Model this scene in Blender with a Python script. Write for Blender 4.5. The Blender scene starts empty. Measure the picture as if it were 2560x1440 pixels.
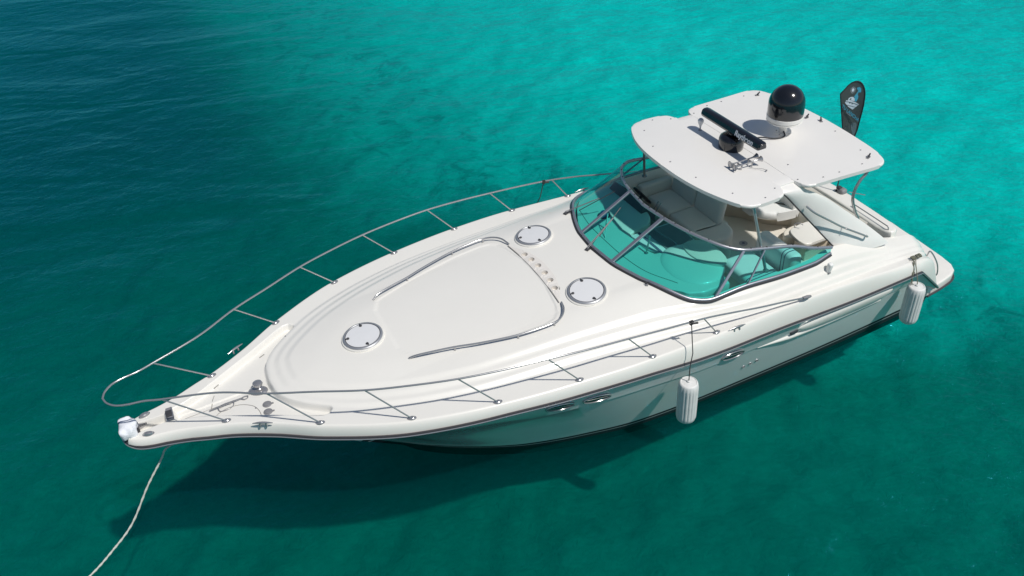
import bpy, bmesh, math, random
import numpy as np
from mathutils import Vector, Matrix
from mathutils.bvhtree import BVHTree

random.seed(7)
rng = np.random.default_rng(7)
scene = bpy.context.scene
col = scene.collection

# ------------------------------------------------------------------ camera, sky, sun, exposure
CAM_POS = (12.25518, 10.58873, 11.28420)
CAM_R = ((-0.89344627, 0.44503886, -0.06077972),      # right
         (0.31601, 0.52665, 0.78915),                  # down (recomputed below)
         (-0.31920564, -0.72429347, -0.61115197))      # forward
right = Vector(CAM_R[0]).normalized()
fwd = Vector(CAM_R[2]).normalized()
down = fwd.cross(right).normalized()
cam_data = bpy.data.cameras.new('camera')
cam_data.sensor_width = 36.0
cam_data.lens = 36.0 * 2164.663 / 2560.0
cam_data.clip_start = 0.1
cam_data.clip_end = 4000.0
cam = bpy.data.objects.new('camera', cam_data)
col.objects.link(cam)
up = -down
cam.matrix_world = Matrix(((right.x, up.x, -fwd.x, CAM_POS[0]),
                           (right.y, up.y, -fwd.y, CAM_POS[1]),
                           (right.z, up.z, -fwd.z, CAM_POS[2]),
                           (0, 0, 0, 1)))
scene.camera = cam

SUN_DIR = Vector((-0.25, 0.48, 0.84)).normalized()
elev = math.asin(SUN_DIR.z)
world = bpy.data.worlds.new('World')
scene.world = world
world.use_nodes = True
wn = world.node_tree.nodes
bg = wn.get('Background') or wn.new('ShaderNodeBackground')
sky = wn.new('ShaderNodeTexSky')
sky.sky_type = 'NISHITA'
sky.sun_disc = False
sky.sun_elevation = elev
sky.sun_rotation = math.atan2(SUN_DIR.x, SUN_DIR.y)
sky.air_density = 1.0
sky.dust_density = 0.6
world.node_tree.links.new(sky.outputs[0], bg.inputs[0])
bg.inputs[1].default_value = 0.07
sun_data = bpy.data.lights.new('sun', 'SUN')
sun_data.energy = 3.6
sun_data.angle = math.radians(1.5)
sun_data.color = (1.0, 0.965, 0.91)
sun = bpy.data.objects.new('sun', sun_data)
sun.rotation_euler = SUN_DIR.to_track_quat('Z', 'Y').to_euler()
sun.location = (-20, 40, 70)
col.objects.link(sun)

scene.view_settings.view_transform = 'Standard'
scene.view_settings.look = 'None'
scene.view_settings.exposure = -0.08
scene.view_settings.gamma = 1.0
scene.render.engine = 'CYCLES'
scene.cycles.max_bounces = 10
scene.cycles.volume_bounces = 1
scene.cycles.transparent_max_bounces = 12
scene.cycles.caustics_reflective = False
scene.cycles.caustics_refractive = False
scene.cycles.sample_clamp_indirect = 6.0

# ------------------------------------------------------------------ materials
def new_mat(name):
    m = bpy.data.materials.new(name)
    m.use_nodes = True
    nt = m.node_tree
    p = nt.nodes.get('Principled BSDF')
    return m, nt, p

def N(nt, typ, **kw):
    n = nt.nodes.new(typ)
    for k, v in kw.items():
        setattr(n, k, v)
    return n

def mat(name, color, rough=0.5, metal=0.0, coat=0.0, var=0.0, vscale=3.0, bump=0.0, bscale=60.0, spec=0.5):
    m, nt, p = new_mat(name)
    p.inputs['Roughness'].default_value = rough
    p.inputs['Metallic'].default_value = metal
    p.inputs['Coat Weight'].default_value = coat
    p.inputs['Coat Roughness'].default_value = 0.06
    p.inputs['Specular IOR Level'].default_value = spec
    p.inputs['Base Color'].default_value = (*color, 1)
    tc = N(nt, 'ShaderNodeTexCoord')
    if var > 0:
        nz = N(nt, 'ShaderNodeTexNoise')
        nz.inputs['Scale'].default_value = vscale
        nz.inputs['Detail'].default_value = 6
        nz.inputs['Roughness'].default_value = 0.65
        nt.links.new(tc.outputs['Object'], nz.inputs['Vector'])
        mx = N(nt, 'ShaderNodeMixRGB', blend_type='MIX')
        mx.inputs[1].default_value = (*[c * (1 - var) for c in color], 1)
        mx.inputs[2].default_value = (*[min(1, c * (1 + var * .6)) for c in color], 1)
        nt.links.new(nz.outputs['Fac'], mx.inputs[0])
        nt.links.new(mx.outputs[0], p.inputs['Base Color'])
        mr = N(nt, 'ShaderNodeMapRange')
        mr.inputs[3].default_value = rough * 0.8
        mr.inputs[4].default_value = rough * 1.25
        nt.links.new(nz.outputs['Fac'], mr.inputs[0])
        nt.links.new(mr.outputs[0], p.inputs['Roughness'])
    if bump > 0:
        n2 = N(nt, 'ShaderNodeTexNoise')
        n2.inputs['Scale'].default_value = bscale
        n2.inputs['Detail'].default_value = 4
        nt.links.new(tc.outputs['Object'], n2.inputs['Vector'])
        bp = N(nt, 'ShaderNodeBump')
        bp.inputs['Strength'].default_value = bump
        bp.inputs['Distance'].default_value = 0.01
        nt.links.new(n2.outputs['Fac'], bp.inputs['Height'])
        nt.links.new(bp.outputs[0], p.inputs['Normal'])
    return m

M = {}
M['gel'] = mat('deck_gelcoat', (0.80, 0.78, 0.725), 0.30, coat=0.35, var=0.035, vscale=1.3)
M['roof'] = mat('hardtop_gelcoat', (0.81, 0.79, 0.75), 0.34, coat=0.3, var=0.025, vscale=2)
M['nonskid'] = mat('nonskid_gelcoat', (0.78, 0.765, 0.72), 0.55, var=0.03, vscale=2.0, bump=0.12, bscale=160)
M['cream'] = mat('cockpit_gelcoat', (0.76, 0.72, 0.64), 0.4, coat=0.15, var=0.06, vscale=3)
M['panel'] = mat('panel_gelcoat', (0.74, 0.705, 0.655), 0.45, var=0.04, vscale=4)
M['tan'] = mat('tan_gelcoat', (0.60, 0.53, 0.43), 0.5, var=0.06, vscale=4)
M['vinyl'] = mat('seat_vinyl', (0.72, 0.70, 0.64), 0.5, var=0.05, vscale=4, bump=0.15, bscale=90)
M['whitevinyl'] = mat('white_vinyl', (0.80, 0.80, 0.78), 0.45, var=0.04, vscale=4, bump=0.15, bscale=90)
M['chrome'] = mat('stainless_steel', (0.46, 0.455, 0.46), 0.2, metal=0.68, var=0.06, vscale=8)
M['alu'] = mat('window_frame_aluminium', (0.42, 0.42, 0.46), 0.34, metal=0.75, var=0.08, vscale=6)
M['ring'] = mat('hatch_rim_aluminium', (0.40, 0.41, 0.43), 0.4, metal=0.55, var=0.06, vscale=10)
M['gasket'] = mat('rubber_gasket', (0.03, 0.03, 0.035), 0.55, var=0.1, vscale=12)
M['black'] = mat('gloss_black_plastic', (0.010, 0.011, 0.014), 0.14, coat=0.6, var=0.2, vscale=5)
M['dark'] = mat('dark_plastic', (0.05, 0.05, 0.055), 0.5, var=0.15, vscale=12)
M['grey'] = mat('grey_plastic', (0.22, 0.22, 0.23), 0.5, var=0.12, vscale=12)
M['lid'] = mat('white_hatch_lid', (0.725, 0.728, 0.73), 0.4, coat=0.2, var=0.03, vscale=9)
M['rub'] = mat('rub_rail_vinyl', (0.055, 0.05, 0.055), 0.38, var=0.2, vscale=9)
M['fender'] = mat('white_fender_vinyl', (0.74, 0.74, 0.72), 0.5, var=0.20, vscale=7)
M['rope'] = mat('white_rope', (0.62, 0.62, 0.56), 0.9, var=0.2, vscale=60, bump=0.5, bscale=140)
M['drope'] = mat('dark_cord', (0.05, 0.05, 0.05), 0.9, var=0.2, vscale=60)
M['grope'] = mat('olive_cord', (0.22, 0.22, 0.16), 0.9, var=0.3, vscale=60)
M['cloth'] = mat('white_cloth', (0.80, 0.82, 0.86), 0.85, var=0.07, vscale=14, bump=0.6, bscale=30)
M['stripe'] = mat('navy_stripe', (0.10, 0.13, 0.20), 0.8, var=0.1, vscale=20)
M['text'] = mat('white_lettering', (0.72, 0.74, 0.78), 0.5, var=0.04, vscale=20)
M['flag'] = mat('charcoal_flag_fabric', (0.055, 0.075, 0.075), 0.8, var=0.12, vscale=9, bump=0.25, bscale=40)
M['flagedge'] = mat('black_flag_hem', (0.012, 0.015, 0.02), 0.7, var=0.1, vscale=9)
M['flagblue'] = mat('sky_blue_print', (0.06, 0.38, 0.55), 0.7, var=0.06, vscale=20)
M['flaggrey'] = mat('faded_print', (0.10, 0.15, 0.17), 0.7, var=0.1, vscale=20)
M['flagwhite'] = mat('pale_print', (0.62, 0.72, 0.80), 0.7, var=0.05, vscale=20)
M['seam'] = mat('seam_line', (0.30, 0.29, 0.27), 0.7, var=0.1, vscale=20)
M['greendk'] = mat('green_light', (0.0, 0.30, 0.08), 0.3, var=0.1, vscale=20)
M['bluedk'] = mat('blue_compass', (0.02, 0.09, 0.25), 0.15, coat=0.6, var=0.1, vscale=20)
M['darkglass'] = mat('dark_porthole_glass', (0.01, 0.02, 0.025), 0.05, coat=0.5, var=0.1, vscale=4)

def schlick(nt, f0, normal=None):
    """facing-independent Fresnel: f0 + (1 - f0) (1 - |N.I|)^5"""
    geo = N(nt, 'ShaderNodeNewGeometry')
    dot = N(nt, 'ShaderNodeVectorMath', operation='DOT_PRODUCT')
    nt.links.new(normal if normal is not None else geo.outputs['Normal'], dot.inputs[0])
    nt.links.new(geo.outputs['Incoming'], dot.inputs[1])
    ab = N(nt, 'ShaderNodeMath', operation='ABSOLUTE'); nt.links.new(dot.outputs['Value'], ab.inputs[0])
    om = N(nt, 'ShaderNodeMath', operation='SUBTRACT', use_clamp=True); om.inputs[0].default_value = 1.0; nt.links.new(ab.outputs[0], om.inputs[1])
    pw = N(nt, 'ShaderNodeMath', operation='POWER'); nt.links.new(om.outputs[0], pw.inputs[0]); pw.inputs[1].default_value = 5.0
    ma = N(nt, 'ShaderNodeMath', operation='MULTIPLY_ADD', use_clamp=True)
    nt.links.new(pw.outputs[0], ma.inputs[0]); ma.inputs[1].default_value = 1 - f0; ma.inputs[2].default_value = f0
    return ma.outputs[0]

def hull_material():
    m, nt, p = new_mat('hull_gelcoat')
    p.inputs['Roughness'].default_value = 0.13
    p.inputs['Coat Weight'].default_value = 0.8
    p.inputs['Coat Roughness'].default_value = 0.03
    geo = N(nt, 'ShaderNodeNewGeometry')
    sep = N(nt, 'ShaderNodeSeparateXYZ')
    nt.links.new(geo.outputs['Position'], sep.inputs[0])
    nz = N(nt, 'ShaderNodeTexNoise')
    nz.inputs['Scale'].default_value = 1.7
    nz.inputs['Detail'].default_value = 6
    nt.links.new(geo.outputs['Position'], nz.inputs['Vector'])
    base = N(nt, 'ShaderNodeMixRGB')
    base.inputs[1].default_value = (0.64, 0.67, 0.67, 1)
    base.inputs[2].default_value = (0.74, 0.76, 0.755, 1)
    nt.links.new(nz.outputs['Fac'], base.inputs[0])
    prev = base.outputs[0]
    ab = N(nt, 'ShaderNodeMath', operation='GREATER_THAN'); nt.links.new(sep.outputs[2], ab.inputs[0]); ab.inputs[1].default_value = 0.235
    cw = N(nt, 'ShaderNodeMath', operation='MULTIPLY'); nt.links.new(ab.outputs[0], cw.inputs[0]); cw.inputs[1].default_value = 0.85
    nt.links.new(cw.outputs[0], p.inputs['Coat Weight'])
    sw = N(nt, 'ShaderNodeMath', operation='MULTIPLY_ADD'); nt.links.new(ab.outputs[0], sw.inputs[0]); sw.inputs[1].default_value = 0.35; sw.inputs[2].default_value = 0.15
    nt.links.new(sw.outputs[0], p.inputs['Specular IOR Level'])
    rw = N(nt, 'ShaderNodeMath', operation='MULTIPLY_ADD'); nt.links.new(ab.outputs[0], rw.inputs[0]); rw.inputs[1].default_value = -0.4; rw.inputs[2].default_value = 0.55
    nt.links.new(rw.outputs[0], p.inputs['Roughness'])
    # painted bands along the waterline: boot stripe, thin white line, bottom paint
    for zlim, c in ((0.235, (0.012, 0.014, 0.016)), (0.160, (0.45, 0.46, 0.45)), (0.135, (0.02, 0.028, 0.03))):
        lt = N(nt, 'ShaderNodeMath', operation='LESS_THAN')
        nt.links.new(sep.outputs[2], lt.inputs[0])
        lt.inputs[1].default_value = zlim
        mx = N(nt, 'ShaderNodeMixRGB')
        nt.links.new(lt.outputs[0], mx.inputs[0])
        nt.links.new(prev, mx.inputs[1])
        mx.inputs[2].default_value = (*c, 1)
        prev = mx.outputs[0]
    nt.links.new(prev, p.inputs['Base Color'])
    return m
M['hull'] = hull_material()

def glass_material():
    m, nt, p = new_mat('tinted_glass')
    nt.nodes.remove(p)
    out = nt.nodes.get('Material Output')
    tr = N(nt, 'ShaderNodeBsdfTransparent')
    gl = N(nt, 'ShaderNodeBsdfGlossy')
    gl.inputs['Roughness'].default_value = 0.02
    gl.inputs['Color'].default_value = (0.9, 0.95, 1, 1)
    fr = schlick(nt, 0.045)
    mx = N(nt, 'ShaderNodeMixShader')
    nz = N(nt, 'ShaderNodeTexNoise')
    nz.inputs['Scale'].default_value = 0.8
    cr = N(nt, 'ShaderNodeMixRGB')
    cr.inputs[1].default_value = (0.23, 0.755, 0.715, 1)
    cr.inputs[2].default_value = (0.26, 0.79, 0.745, 1)
    nt.links.new(nz.outputs['Fac'], cr.inputs[0])
    nt.links.new(cr.outputs[0], tr.inputs['Color'])
    nt.links.new(fr, mx.inputs[0])
    nt.links.new(tr.outputs[0], mx.inputs[1])
    nt.links.new(gl.outputs[0], mx.inputs[2])
    nt.links.new(mx.outputs[0], out.inputs['Surface'])
    return m
M['glass'] = glass_material()

# ------------------------------------------------------------------ sea: transparent surface over a real sea bed
def water_material():
    m, nt, p = new_mat('sea_water')
    nt.nodes.remove(p)
    out = nt.nodes.get('Material Output')
    geo = N(nt, 'ShaderNodeNewGeometry')
    def mapped(rot, sx, sy):
        mp = N(nt, 'ShaderNodeMapping', vector_type='TEXTURE')
        mp.inputs['Rotation'].default_value = (0, 0, rot)
        mp.inputs['Scale'].default_value = (sx, sy, 1)
        nt.links.new(geo.outputs['Position'], mp.inputs['Vector'])
        return mp.outputs[0]
    def noise(vec, scale, detail=4, rough=0.6, dist=0.0):
        n = N(nt, 'ShaderNodeTexNoise')
        n.inputs['Scale'].default_value = scale
        n.inputs['Detail'].default_value = detail
        n.inputs['Roughness'].default_value = rough
        n.inputs['Distortion'].default_value = dist
        nt.links.new(vec, n.inputs['Vector'])
        return n.outputs['Fac']
    crest = math.atan2(0.445, -0.893)
    v1 = mapped(crest, 2.6, 1.0)
    v2 = mapped(crest + 0.5, 1.7, 1.0)
    v3 = mapped(crest - 0.35, 1.5, 1.0)
    big = noise(v1, 0.42, 3, 0.5, 0.5)
    mid = noise(v2, 2.6, 4, 0.6, 0.5)
    fine = noise(v3, 8.0, 4, 0.65, 0.9)
    def mul(a, k):
        n = N(nt, 'ShaderNodeMath', operation='MULTIPLY')
        nt.links.new(a, n.inputs[0])
        if isinstance(k, (int, float)): n.inputs[1].default_value = k
        else: nt.links.new(k, n.inputs[1])
        return n.outputs[0]
    def add(a, b):
        n = N(nt, 'ShaderNodeMath', operation='ADD')
        nt.links.new(a, n.inputs[0]); nt.links.new(b, n.inputs[1])
        return n.outputs[0]
    # more wind ripple over the open shallows astern, calmer in the lee of the bow
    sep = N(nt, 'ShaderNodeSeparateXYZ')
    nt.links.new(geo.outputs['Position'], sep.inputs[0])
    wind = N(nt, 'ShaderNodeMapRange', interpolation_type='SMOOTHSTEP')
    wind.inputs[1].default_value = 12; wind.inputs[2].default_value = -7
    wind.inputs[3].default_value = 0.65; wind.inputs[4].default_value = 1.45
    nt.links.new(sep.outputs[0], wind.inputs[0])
    h = add(mul(big, 0.34), mul(add(mul(mid, 0.070), mul(fine, 0.026)), wind.outputs[0]))
    bp = N(nt, 'ShaderNodeBump')
    bp.inputs['Strength'].default_value = 1.0
    bp.inputs['Distance'].default_value = 1.0
    nt.links.new(h, bp.inputs['Height'])
    tr = N(nt, 'ShaderNodeBsdfTransparent')
    # clear water keeps green and blue, swallows red
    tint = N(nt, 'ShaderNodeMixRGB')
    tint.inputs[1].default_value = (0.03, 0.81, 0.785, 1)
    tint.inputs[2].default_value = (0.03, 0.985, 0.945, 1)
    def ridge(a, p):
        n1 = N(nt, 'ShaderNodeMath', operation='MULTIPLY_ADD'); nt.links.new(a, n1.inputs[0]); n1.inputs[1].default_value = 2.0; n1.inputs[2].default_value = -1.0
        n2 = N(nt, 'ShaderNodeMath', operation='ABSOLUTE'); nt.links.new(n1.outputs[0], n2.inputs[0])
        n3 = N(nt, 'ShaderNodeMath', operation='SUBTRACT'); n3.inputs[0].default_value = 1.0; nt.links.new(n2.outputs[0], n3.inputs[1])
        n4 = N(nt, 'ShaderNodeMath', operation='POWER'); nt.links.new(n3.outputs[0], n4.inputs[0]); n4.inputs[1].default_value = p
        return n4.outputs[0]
    caustic_lines = add(mul(ridge(noise(v2, 2.1, 2, 0.5, 1.6), 7.0), 0.55), mul(ridge(noise(v1, 4.6, 2, 0.5, 1.2), 6.0), 0.45))  # thin bright lines painted into the tint, standing in for light focused by wavelets
    nt.links.new(mul(caustic_lines, wind.outputs[0]), tint.inputs[0])
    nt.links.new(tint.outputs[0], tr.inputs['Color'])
    df = N(nt, 'ShaderNodeBsdfDiffuse')
    df.inputs['Color'].default_value = (0.0, 0.15, 0.15, 1)
    nt.links.new(bp.outputs[0], df.inputs['Normal'])
    body = N(nt, 'ShaderNodeMixShader')
    body.inputs[0].default_value = 0.07
    nt.links.new(tr.outputs[0], body.inputs[1])
    nt.links.new(df.outputs[0], body.inputs[2])
    gl = N(nt, 'ShaderNodeBsdfGlossy')
    gl.inputs['Roughness'].default_value = 0.05
    gl.inputs['Color'].default_value = (0.08, 0.56, 0.92, 1)
    nt.links.new(bp.outputs[0], gl.inputs['Normal'])
    fr = schlick(nt, 0.021, bp.outputs[0])
    mx = N(nt, 'ShaderNodeMixShader')
    nt.links.new(fr, mx.inputs[0])
    nt.links.new(body.outputs[0], mx.inputs[1])
    nt.links.new(gl.outputs[0], mx.inputs[2])
    nt.links.new(mx.outputs[0], out.inputs['Surface'])
    vol = N(nt, 'ShaderNodeVolumeScatter')
    vol.inputs['Color'].default_value = (0.0, 0.48, 0.455, 1)
    vol.inputs['Density'].default_value = 0.15
    vol.inputs['Anisotropy'].default_value = 0.35
    nt.links.new(vol.outputs[0], out.inputs['Volume'])
    return m

def seabed_material():
    m, nt, p = new_mat('sand_and_seagrass')
    p.inputs['Roughness'].default_value = 0.95
    p.inputs['Specular IOR Level'].default_value = 0.0
    geo = N(nt, 'ShaderNodeNewGeometry')
    sep = N(nt, 'ShaderNodeSeparateXYZ')
    nt.links.new(geo.outputs['Position'], sep.inputs[0])
    def noise(scale, detail=5, rough=0.6, dist=0.0):
        n = N(nt, 'ShaderNodeTexNoise')
        n.inputs['Scale'].default_value = scale
        n.inputs['Detail'].default_value = detail
        n.inputs['Roughness'].default_value = rough
        n.inputs['Distortion'].default_value = dist
        nt.links.new(geo.outputs['Position'], n.inputs['Vector'])
        return n.outputs['Fac']
    def math2(op, a, b):
        n = N(nt, 'ShaderNodeMath', operation=op)
        for i, v in enumerate((a, b)):
            if isinstance(v, (int, float)):
                n.inputs[i].default_value = v
            else:
                nt.links.new(v, n.inputs[i])
        return n.outputs[0]
    # edge of the seagrass meadow: x of the edge as a curve over y
    mr = N(nt, 'ShaderNodeMapRange')
    mr.inputs[1].default_value = -40; mr.inputs[2].default_value = 12
    mr.inputs[3].default_value = 0; mr.inputs[4].default_value = 1
    nt.links.new(sep.outputs[1], mr.inputs[0])
    fc = N(nt, 'ShaderNodeFloatCurve')
    cm = fc.mapping.curves[0]
    pts = [(-40, 5.0), (-33, 5.6), (-21, 5.6), (-14, 5.2), (-11.6, 5.0), (-9.8, 4.2), (-8.5, 2.2), (-4, 0.8), (0, -1.2), (1.5, -3.0), (3, -6.3), (7, -8.5), (12, -9.5)]
    def cv(y, x): return ((y + 40) / 52.0, (x + 10) / 20.0)
    cm.points[0].location = cv(*pts[0]); cm.points[1].location = cv(*pts[-1])
    for q in pts[1:-1]:
        cm.points.new(*cv(*q))
    fc.mapping.update()
    nt.links.new(mr.outputs[0], fc.inputs['Value'])
    xb = math2('SUBTRACT', math2('MULTIPLY', fc.outputs[0], 20.0), 10.0)
    d = math2('SUBTRACT', sep.outputs[0], xb)
    d = math2('ADD', d, math2('MULTIPLY', math2('SUBTRACT', noise(0.30, 6, 0.68, 0.6), 0.5), 3.4))
    d = math2('ADD', d, math2('MULTIPLY', math2('SUBTRACT', noise(1.4, 5, 0.7, 0.8), 0.5), 2.0))
    mr2 = N(nt, 'ShaderNodeMapRange')
    mr2.inputs[1].default_value = -22; mr2.inputs[2].default_value = 12
    nt.links.new(d, mr2.inputs[0])
    cr = N(nt, 'ShaderNodeValToRGB')
    el = cr.color_ramp.elements
    def setp(e, dd, c):
        e.position = (dd + 22) / 34.0
        e.color = (*c, 1)
    setp(el[0], -22, (0.72, 0.76, 0.72))
    setp(el[1], 12, (0.07, 0.135, 0.100))
    for dd, c in ((-13, (0.76, 0.79, 0.75)), (-6, (0.62, 0.66, 0.61)), (-1.3, (0.46, 0.50, 0.44)), (-0.35, (0.25, 0.31, 0.26)), (0.5, (0.09, 0.165, 0.120)), (4, (0.08, 0.145, 0.105))):
        setp(el.new(0.5), dd, c)
    nt.links.new(mr2.outputs[0], cr.inputs[0])
    # the deeper channel beyond the bow lies over dark blue-grey bottom
    dp = N(nt, 'ShaderNodeMapRange', interpolation_type='SMOOTHSTEP')
    dp.inputs[1].default_value = -3; dp.inputs[2].default_value = -20
    nt.links.new(sep.outputs[1], dp.inputs[0])
    dx = N(nt, 'ShaderNodeMapRange', interpolation_type='SMOOTHSTEP')
    dx.inputs[1].default_value = 0.5; dx.inputs[2].default_value = 6.0
    nt.links.new(d, dx.inputs[0])
    dm = N(nt, 'ShaderNodeMixRGB')
    nt.links.new(math2('MULTIPLY', dp.outputs[0], dx.outputs[0]), dm.inputs[0])
    nt.links.new(cr.outputs[0], dm.inputs[1])
    dm.inputs[2].default_value = (0.01, 0.025, 0.040, 1)
    # mottling of sand and weed
    mot = N(nt, 'ShaderNodeMapRange')
    mot.inputs[1].default_value = 0.25; mot.inputs[2].default_value = 0.75
    mot.inputs[3].default_value = 0.78; mot.inputs[4].default_value = 1.20
    nt.links.new(noise(0.85, 9, 0.75, 0.5), mot.inputs[0])
    # weed clumps scattered along the edge of the meadow
    ed = N(nt, 'ShaderNodeMapRange', interpolation_type='SMOOTHSTEP')
    ed.inputs[1].default_value = 4.5; ed.inputs[2].default_value = 0.5
    nt.links.new(math2('ABSOLUTE', math2('ADD', d, 1.0), 0.0), ed.inputs[0])
    cl = N(nt, 'ShaderNodeMapRange', interpolation_type='SMOOTHSTEP')
    cl.inputs[1].default_value = 0.50; cl.inputs[2].default_value = 0.62
    nt.links.new(noise(1.15, 8, 0.72, 1.0), cl.inputs[0])
    wd_ = math2('SUBTRACT', 1.0, math2('MULTIPLY', math2('MULTIPLY', cl.outputs[0], ed.outputs[0]), 0.42))
    mm0 = N(nt, 'ShaderNodeMixRGB', blend_type='MULTIPLY')
    mm0.inputs[0].default_value = 1.0
    nt.links.new(mot.outputs[0], mm0.inputs[1])
    nt.links.new(wd_, mm0.inputs[2])
    mm = N(nt, 'ShaderNodeMixRGB', blend_type='MULTIPLY')
    mm.inputs[0].default_value = 1.0
    nt.links.new(dm.outputs[0], mm.inputs[1])
    nt.links.new(mm0.outputs[0], mm.inputs[2])
    nt.links.new(mm.outputs[0], p.inputs['Base Color'])
    bp = N(nt, 'ShaderNodeBump')
    bp.inputs['Strength'].default_value = 0.9
    bp.inputs['Distance'].default_value = 0.07
    nt.links.new(noise(4.5, 6, 0.7, 0.8), bp.inputs['Height'])
    nt.links.new(bp.outputs[0], p.inputs['Normal'])
    return m

# ------------------------------------------------------------------ mesh helpers
def link(o, parent=None):
    col.objects.link(o)
    if parent is not None:
        o.parent = parent
    return o

def mesh_obj(name, verts, faces, m, parent=None, smooth=True, angle=40, mats=None, midx=None):
    me = bpy.data.meshes.new(name)
    me.from_pydata([tuple(map(float, v)) for v in verts], [], [tuple(int(i) for i in f) for f in faces])
    ms = mats if mats else [m]
    for k in ms:
        me.materials.append(k)
    if midx is not None:
        me.polygons.foreach_set('material_index', list(midx))
    return finish(name, me, parent, smooth, angle)

def finish(name, me, parent, smooth=True, angle=40):
    bm = bmesh.new(); bm.from_mesh(me)
    bmesh.ops.remove_doubles(bm, verts=bm.verts, dist=1e-5)
    bmesh.ops.dissolve_degenerate(bm, edges=bm.edges, dist=1e-6)
    bmesh.ops.recalc_face_normals(bm, faces=bm.faces)
    bm.to_mesh(me); bm.free()
    if smooth:
        me.polygons.foreach_set('use_smooth', [True] * len(me.polygons))
        me.set_sharp_from_angle(angle=math.radians(angle))
    me.update()
    return link(bpy.data.objects.new(name, me), parent)

class MB:
    """collects shapes into ONE mesh"""
    def __init__(self):
        self.v = []; self.f = []; self.mi = []; self.mats = []
    def _m(self, m):
        if m not in self.mats:
            self.mats.append(m)
        return self.mats.index(m)
    def add(self, verts, faces, m):
        o = len(self.v); k = self._m(m)
        self.v += [tuple(map(float, q)) for q in verts]
        self.f += [tuple(i + o for i in f) for f in faces]
        self.mi += [k] * len(faces)
        return self
    def tube(self, pts, r, m, n=10, cap=True, closed=False):
        pts = [Vector(p) for p in pts]
        k = len(pts)
        rs = r if hasattr(r, '__len__') else [r] * k
        vs = []; nrm = None
        for i, p in enumerate(pts):
            a = pts[(i - 1) % k] if (closed or i > 0) else p
            b = pts[(i + 1) % k] if (closed or i < k - 1) else p
            t = (b - a).normalized()
            if nrm is None:
                ref = Vector((0, 0, 1)) if abs(t.z) < 0.9 else Vector((1, 0, 0))
                nrm = (ref - t * ref.dot(t)).normalized()
            else:
                nrm = (nrm - t * nrm.dot(t))
                nrm = nrm.normalized() if nrm.length > 1e-6 else Vector((0, 0, 1))
            bi = t.cross(nrm)
            for j in range(n):
                an = 2 * math.pi * j / n
                vs.append(p + (nrm * math.cos(an) + bi * math.sin(an)) * rs[i])
        fs = []
        for i in range(k if closed else k - 1):
            for j in range(n):
                a = i * n + j; b = i * n + (j + 1) % n
                c = ((i + 1) % k) * n + (j + 1) % n; d = ((i + 1) % k) * n + j
                fs.append((a, b, c, d))
        if cap and not closed:
            fs.append(tuple(range(n - 1, -1, -1)))
            fs.append(tuple((k - 1) * n + j for j in range(n)))
        return self.add(vs, fs, m)
    def lathe(self, prof, m, n=32, mx=None, cap=True):
        """prof: (r, z) pairs, about local Z; mx: Matrix"""
        mx = mx or Matrix()
        vs = []; fs = []
        for (r, z) in prof:
            for j in range(n):
                an = 2 * math.pi * j / n
                vs.append(mx @ Vector((max(r, 1e-4) * math.cos(an), max(r, 1e-4) * math.sin(an), z)))
        for i in range(len(prof) - 1):
            for j in range(n):
                fs.append((i * n + j, i * n + (j + 1) % n, (i + 1) * n + (j + 1) % n, (i + 1) * n + j))
        if cap and prof[0][0] > 0.002:
            fs.append(tuple(range(n - 1, -1, -1)))
        if cap and prof[-1][0] > 0.002:
            fs.append(tuple((len(prof) - 1) * n + j for j in range(n)))
        return self.add(vs, fs, m)
    def box(self, c, s, m, mx=None, bev=0.0, seg=2):
        bm = bmesh.new()
        bmesh.ops.create_cube(bm, size=1.0)
        for v in bm.verts:
            v.co = Vector((v.co.x * s[0], v.co.y * s[1], v.co.z * s[2]))
        if bev > 0:
            bmesh.ops.bevel(bm, geom=bm.edges[:], offset=bev, segments=seg, affect='EDGES', profile=0.5)
        mx = mx or Matrix()
        T = Matrix.Translation(c) @ mx
        bm.verts.index_update()
        vs = [T @ v.co for v in bm.verts]
        fs = [[v.index for v in f.verts] for f in bm.faces]
        bm.free()
        return self.add(vs, fs, m)
    def build(self, name, parent=None, smooth=True, angle=40):
        me = bpy.data.meshes.new(name)
        me.from_pydata(self.v, [], self.f)
        for k in self.mats:
            me.materials.append(k)
        me.polygons.foreach_set('material_index', self.mi)
        return finish(name, me, parent, smooth, angle)

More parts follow.
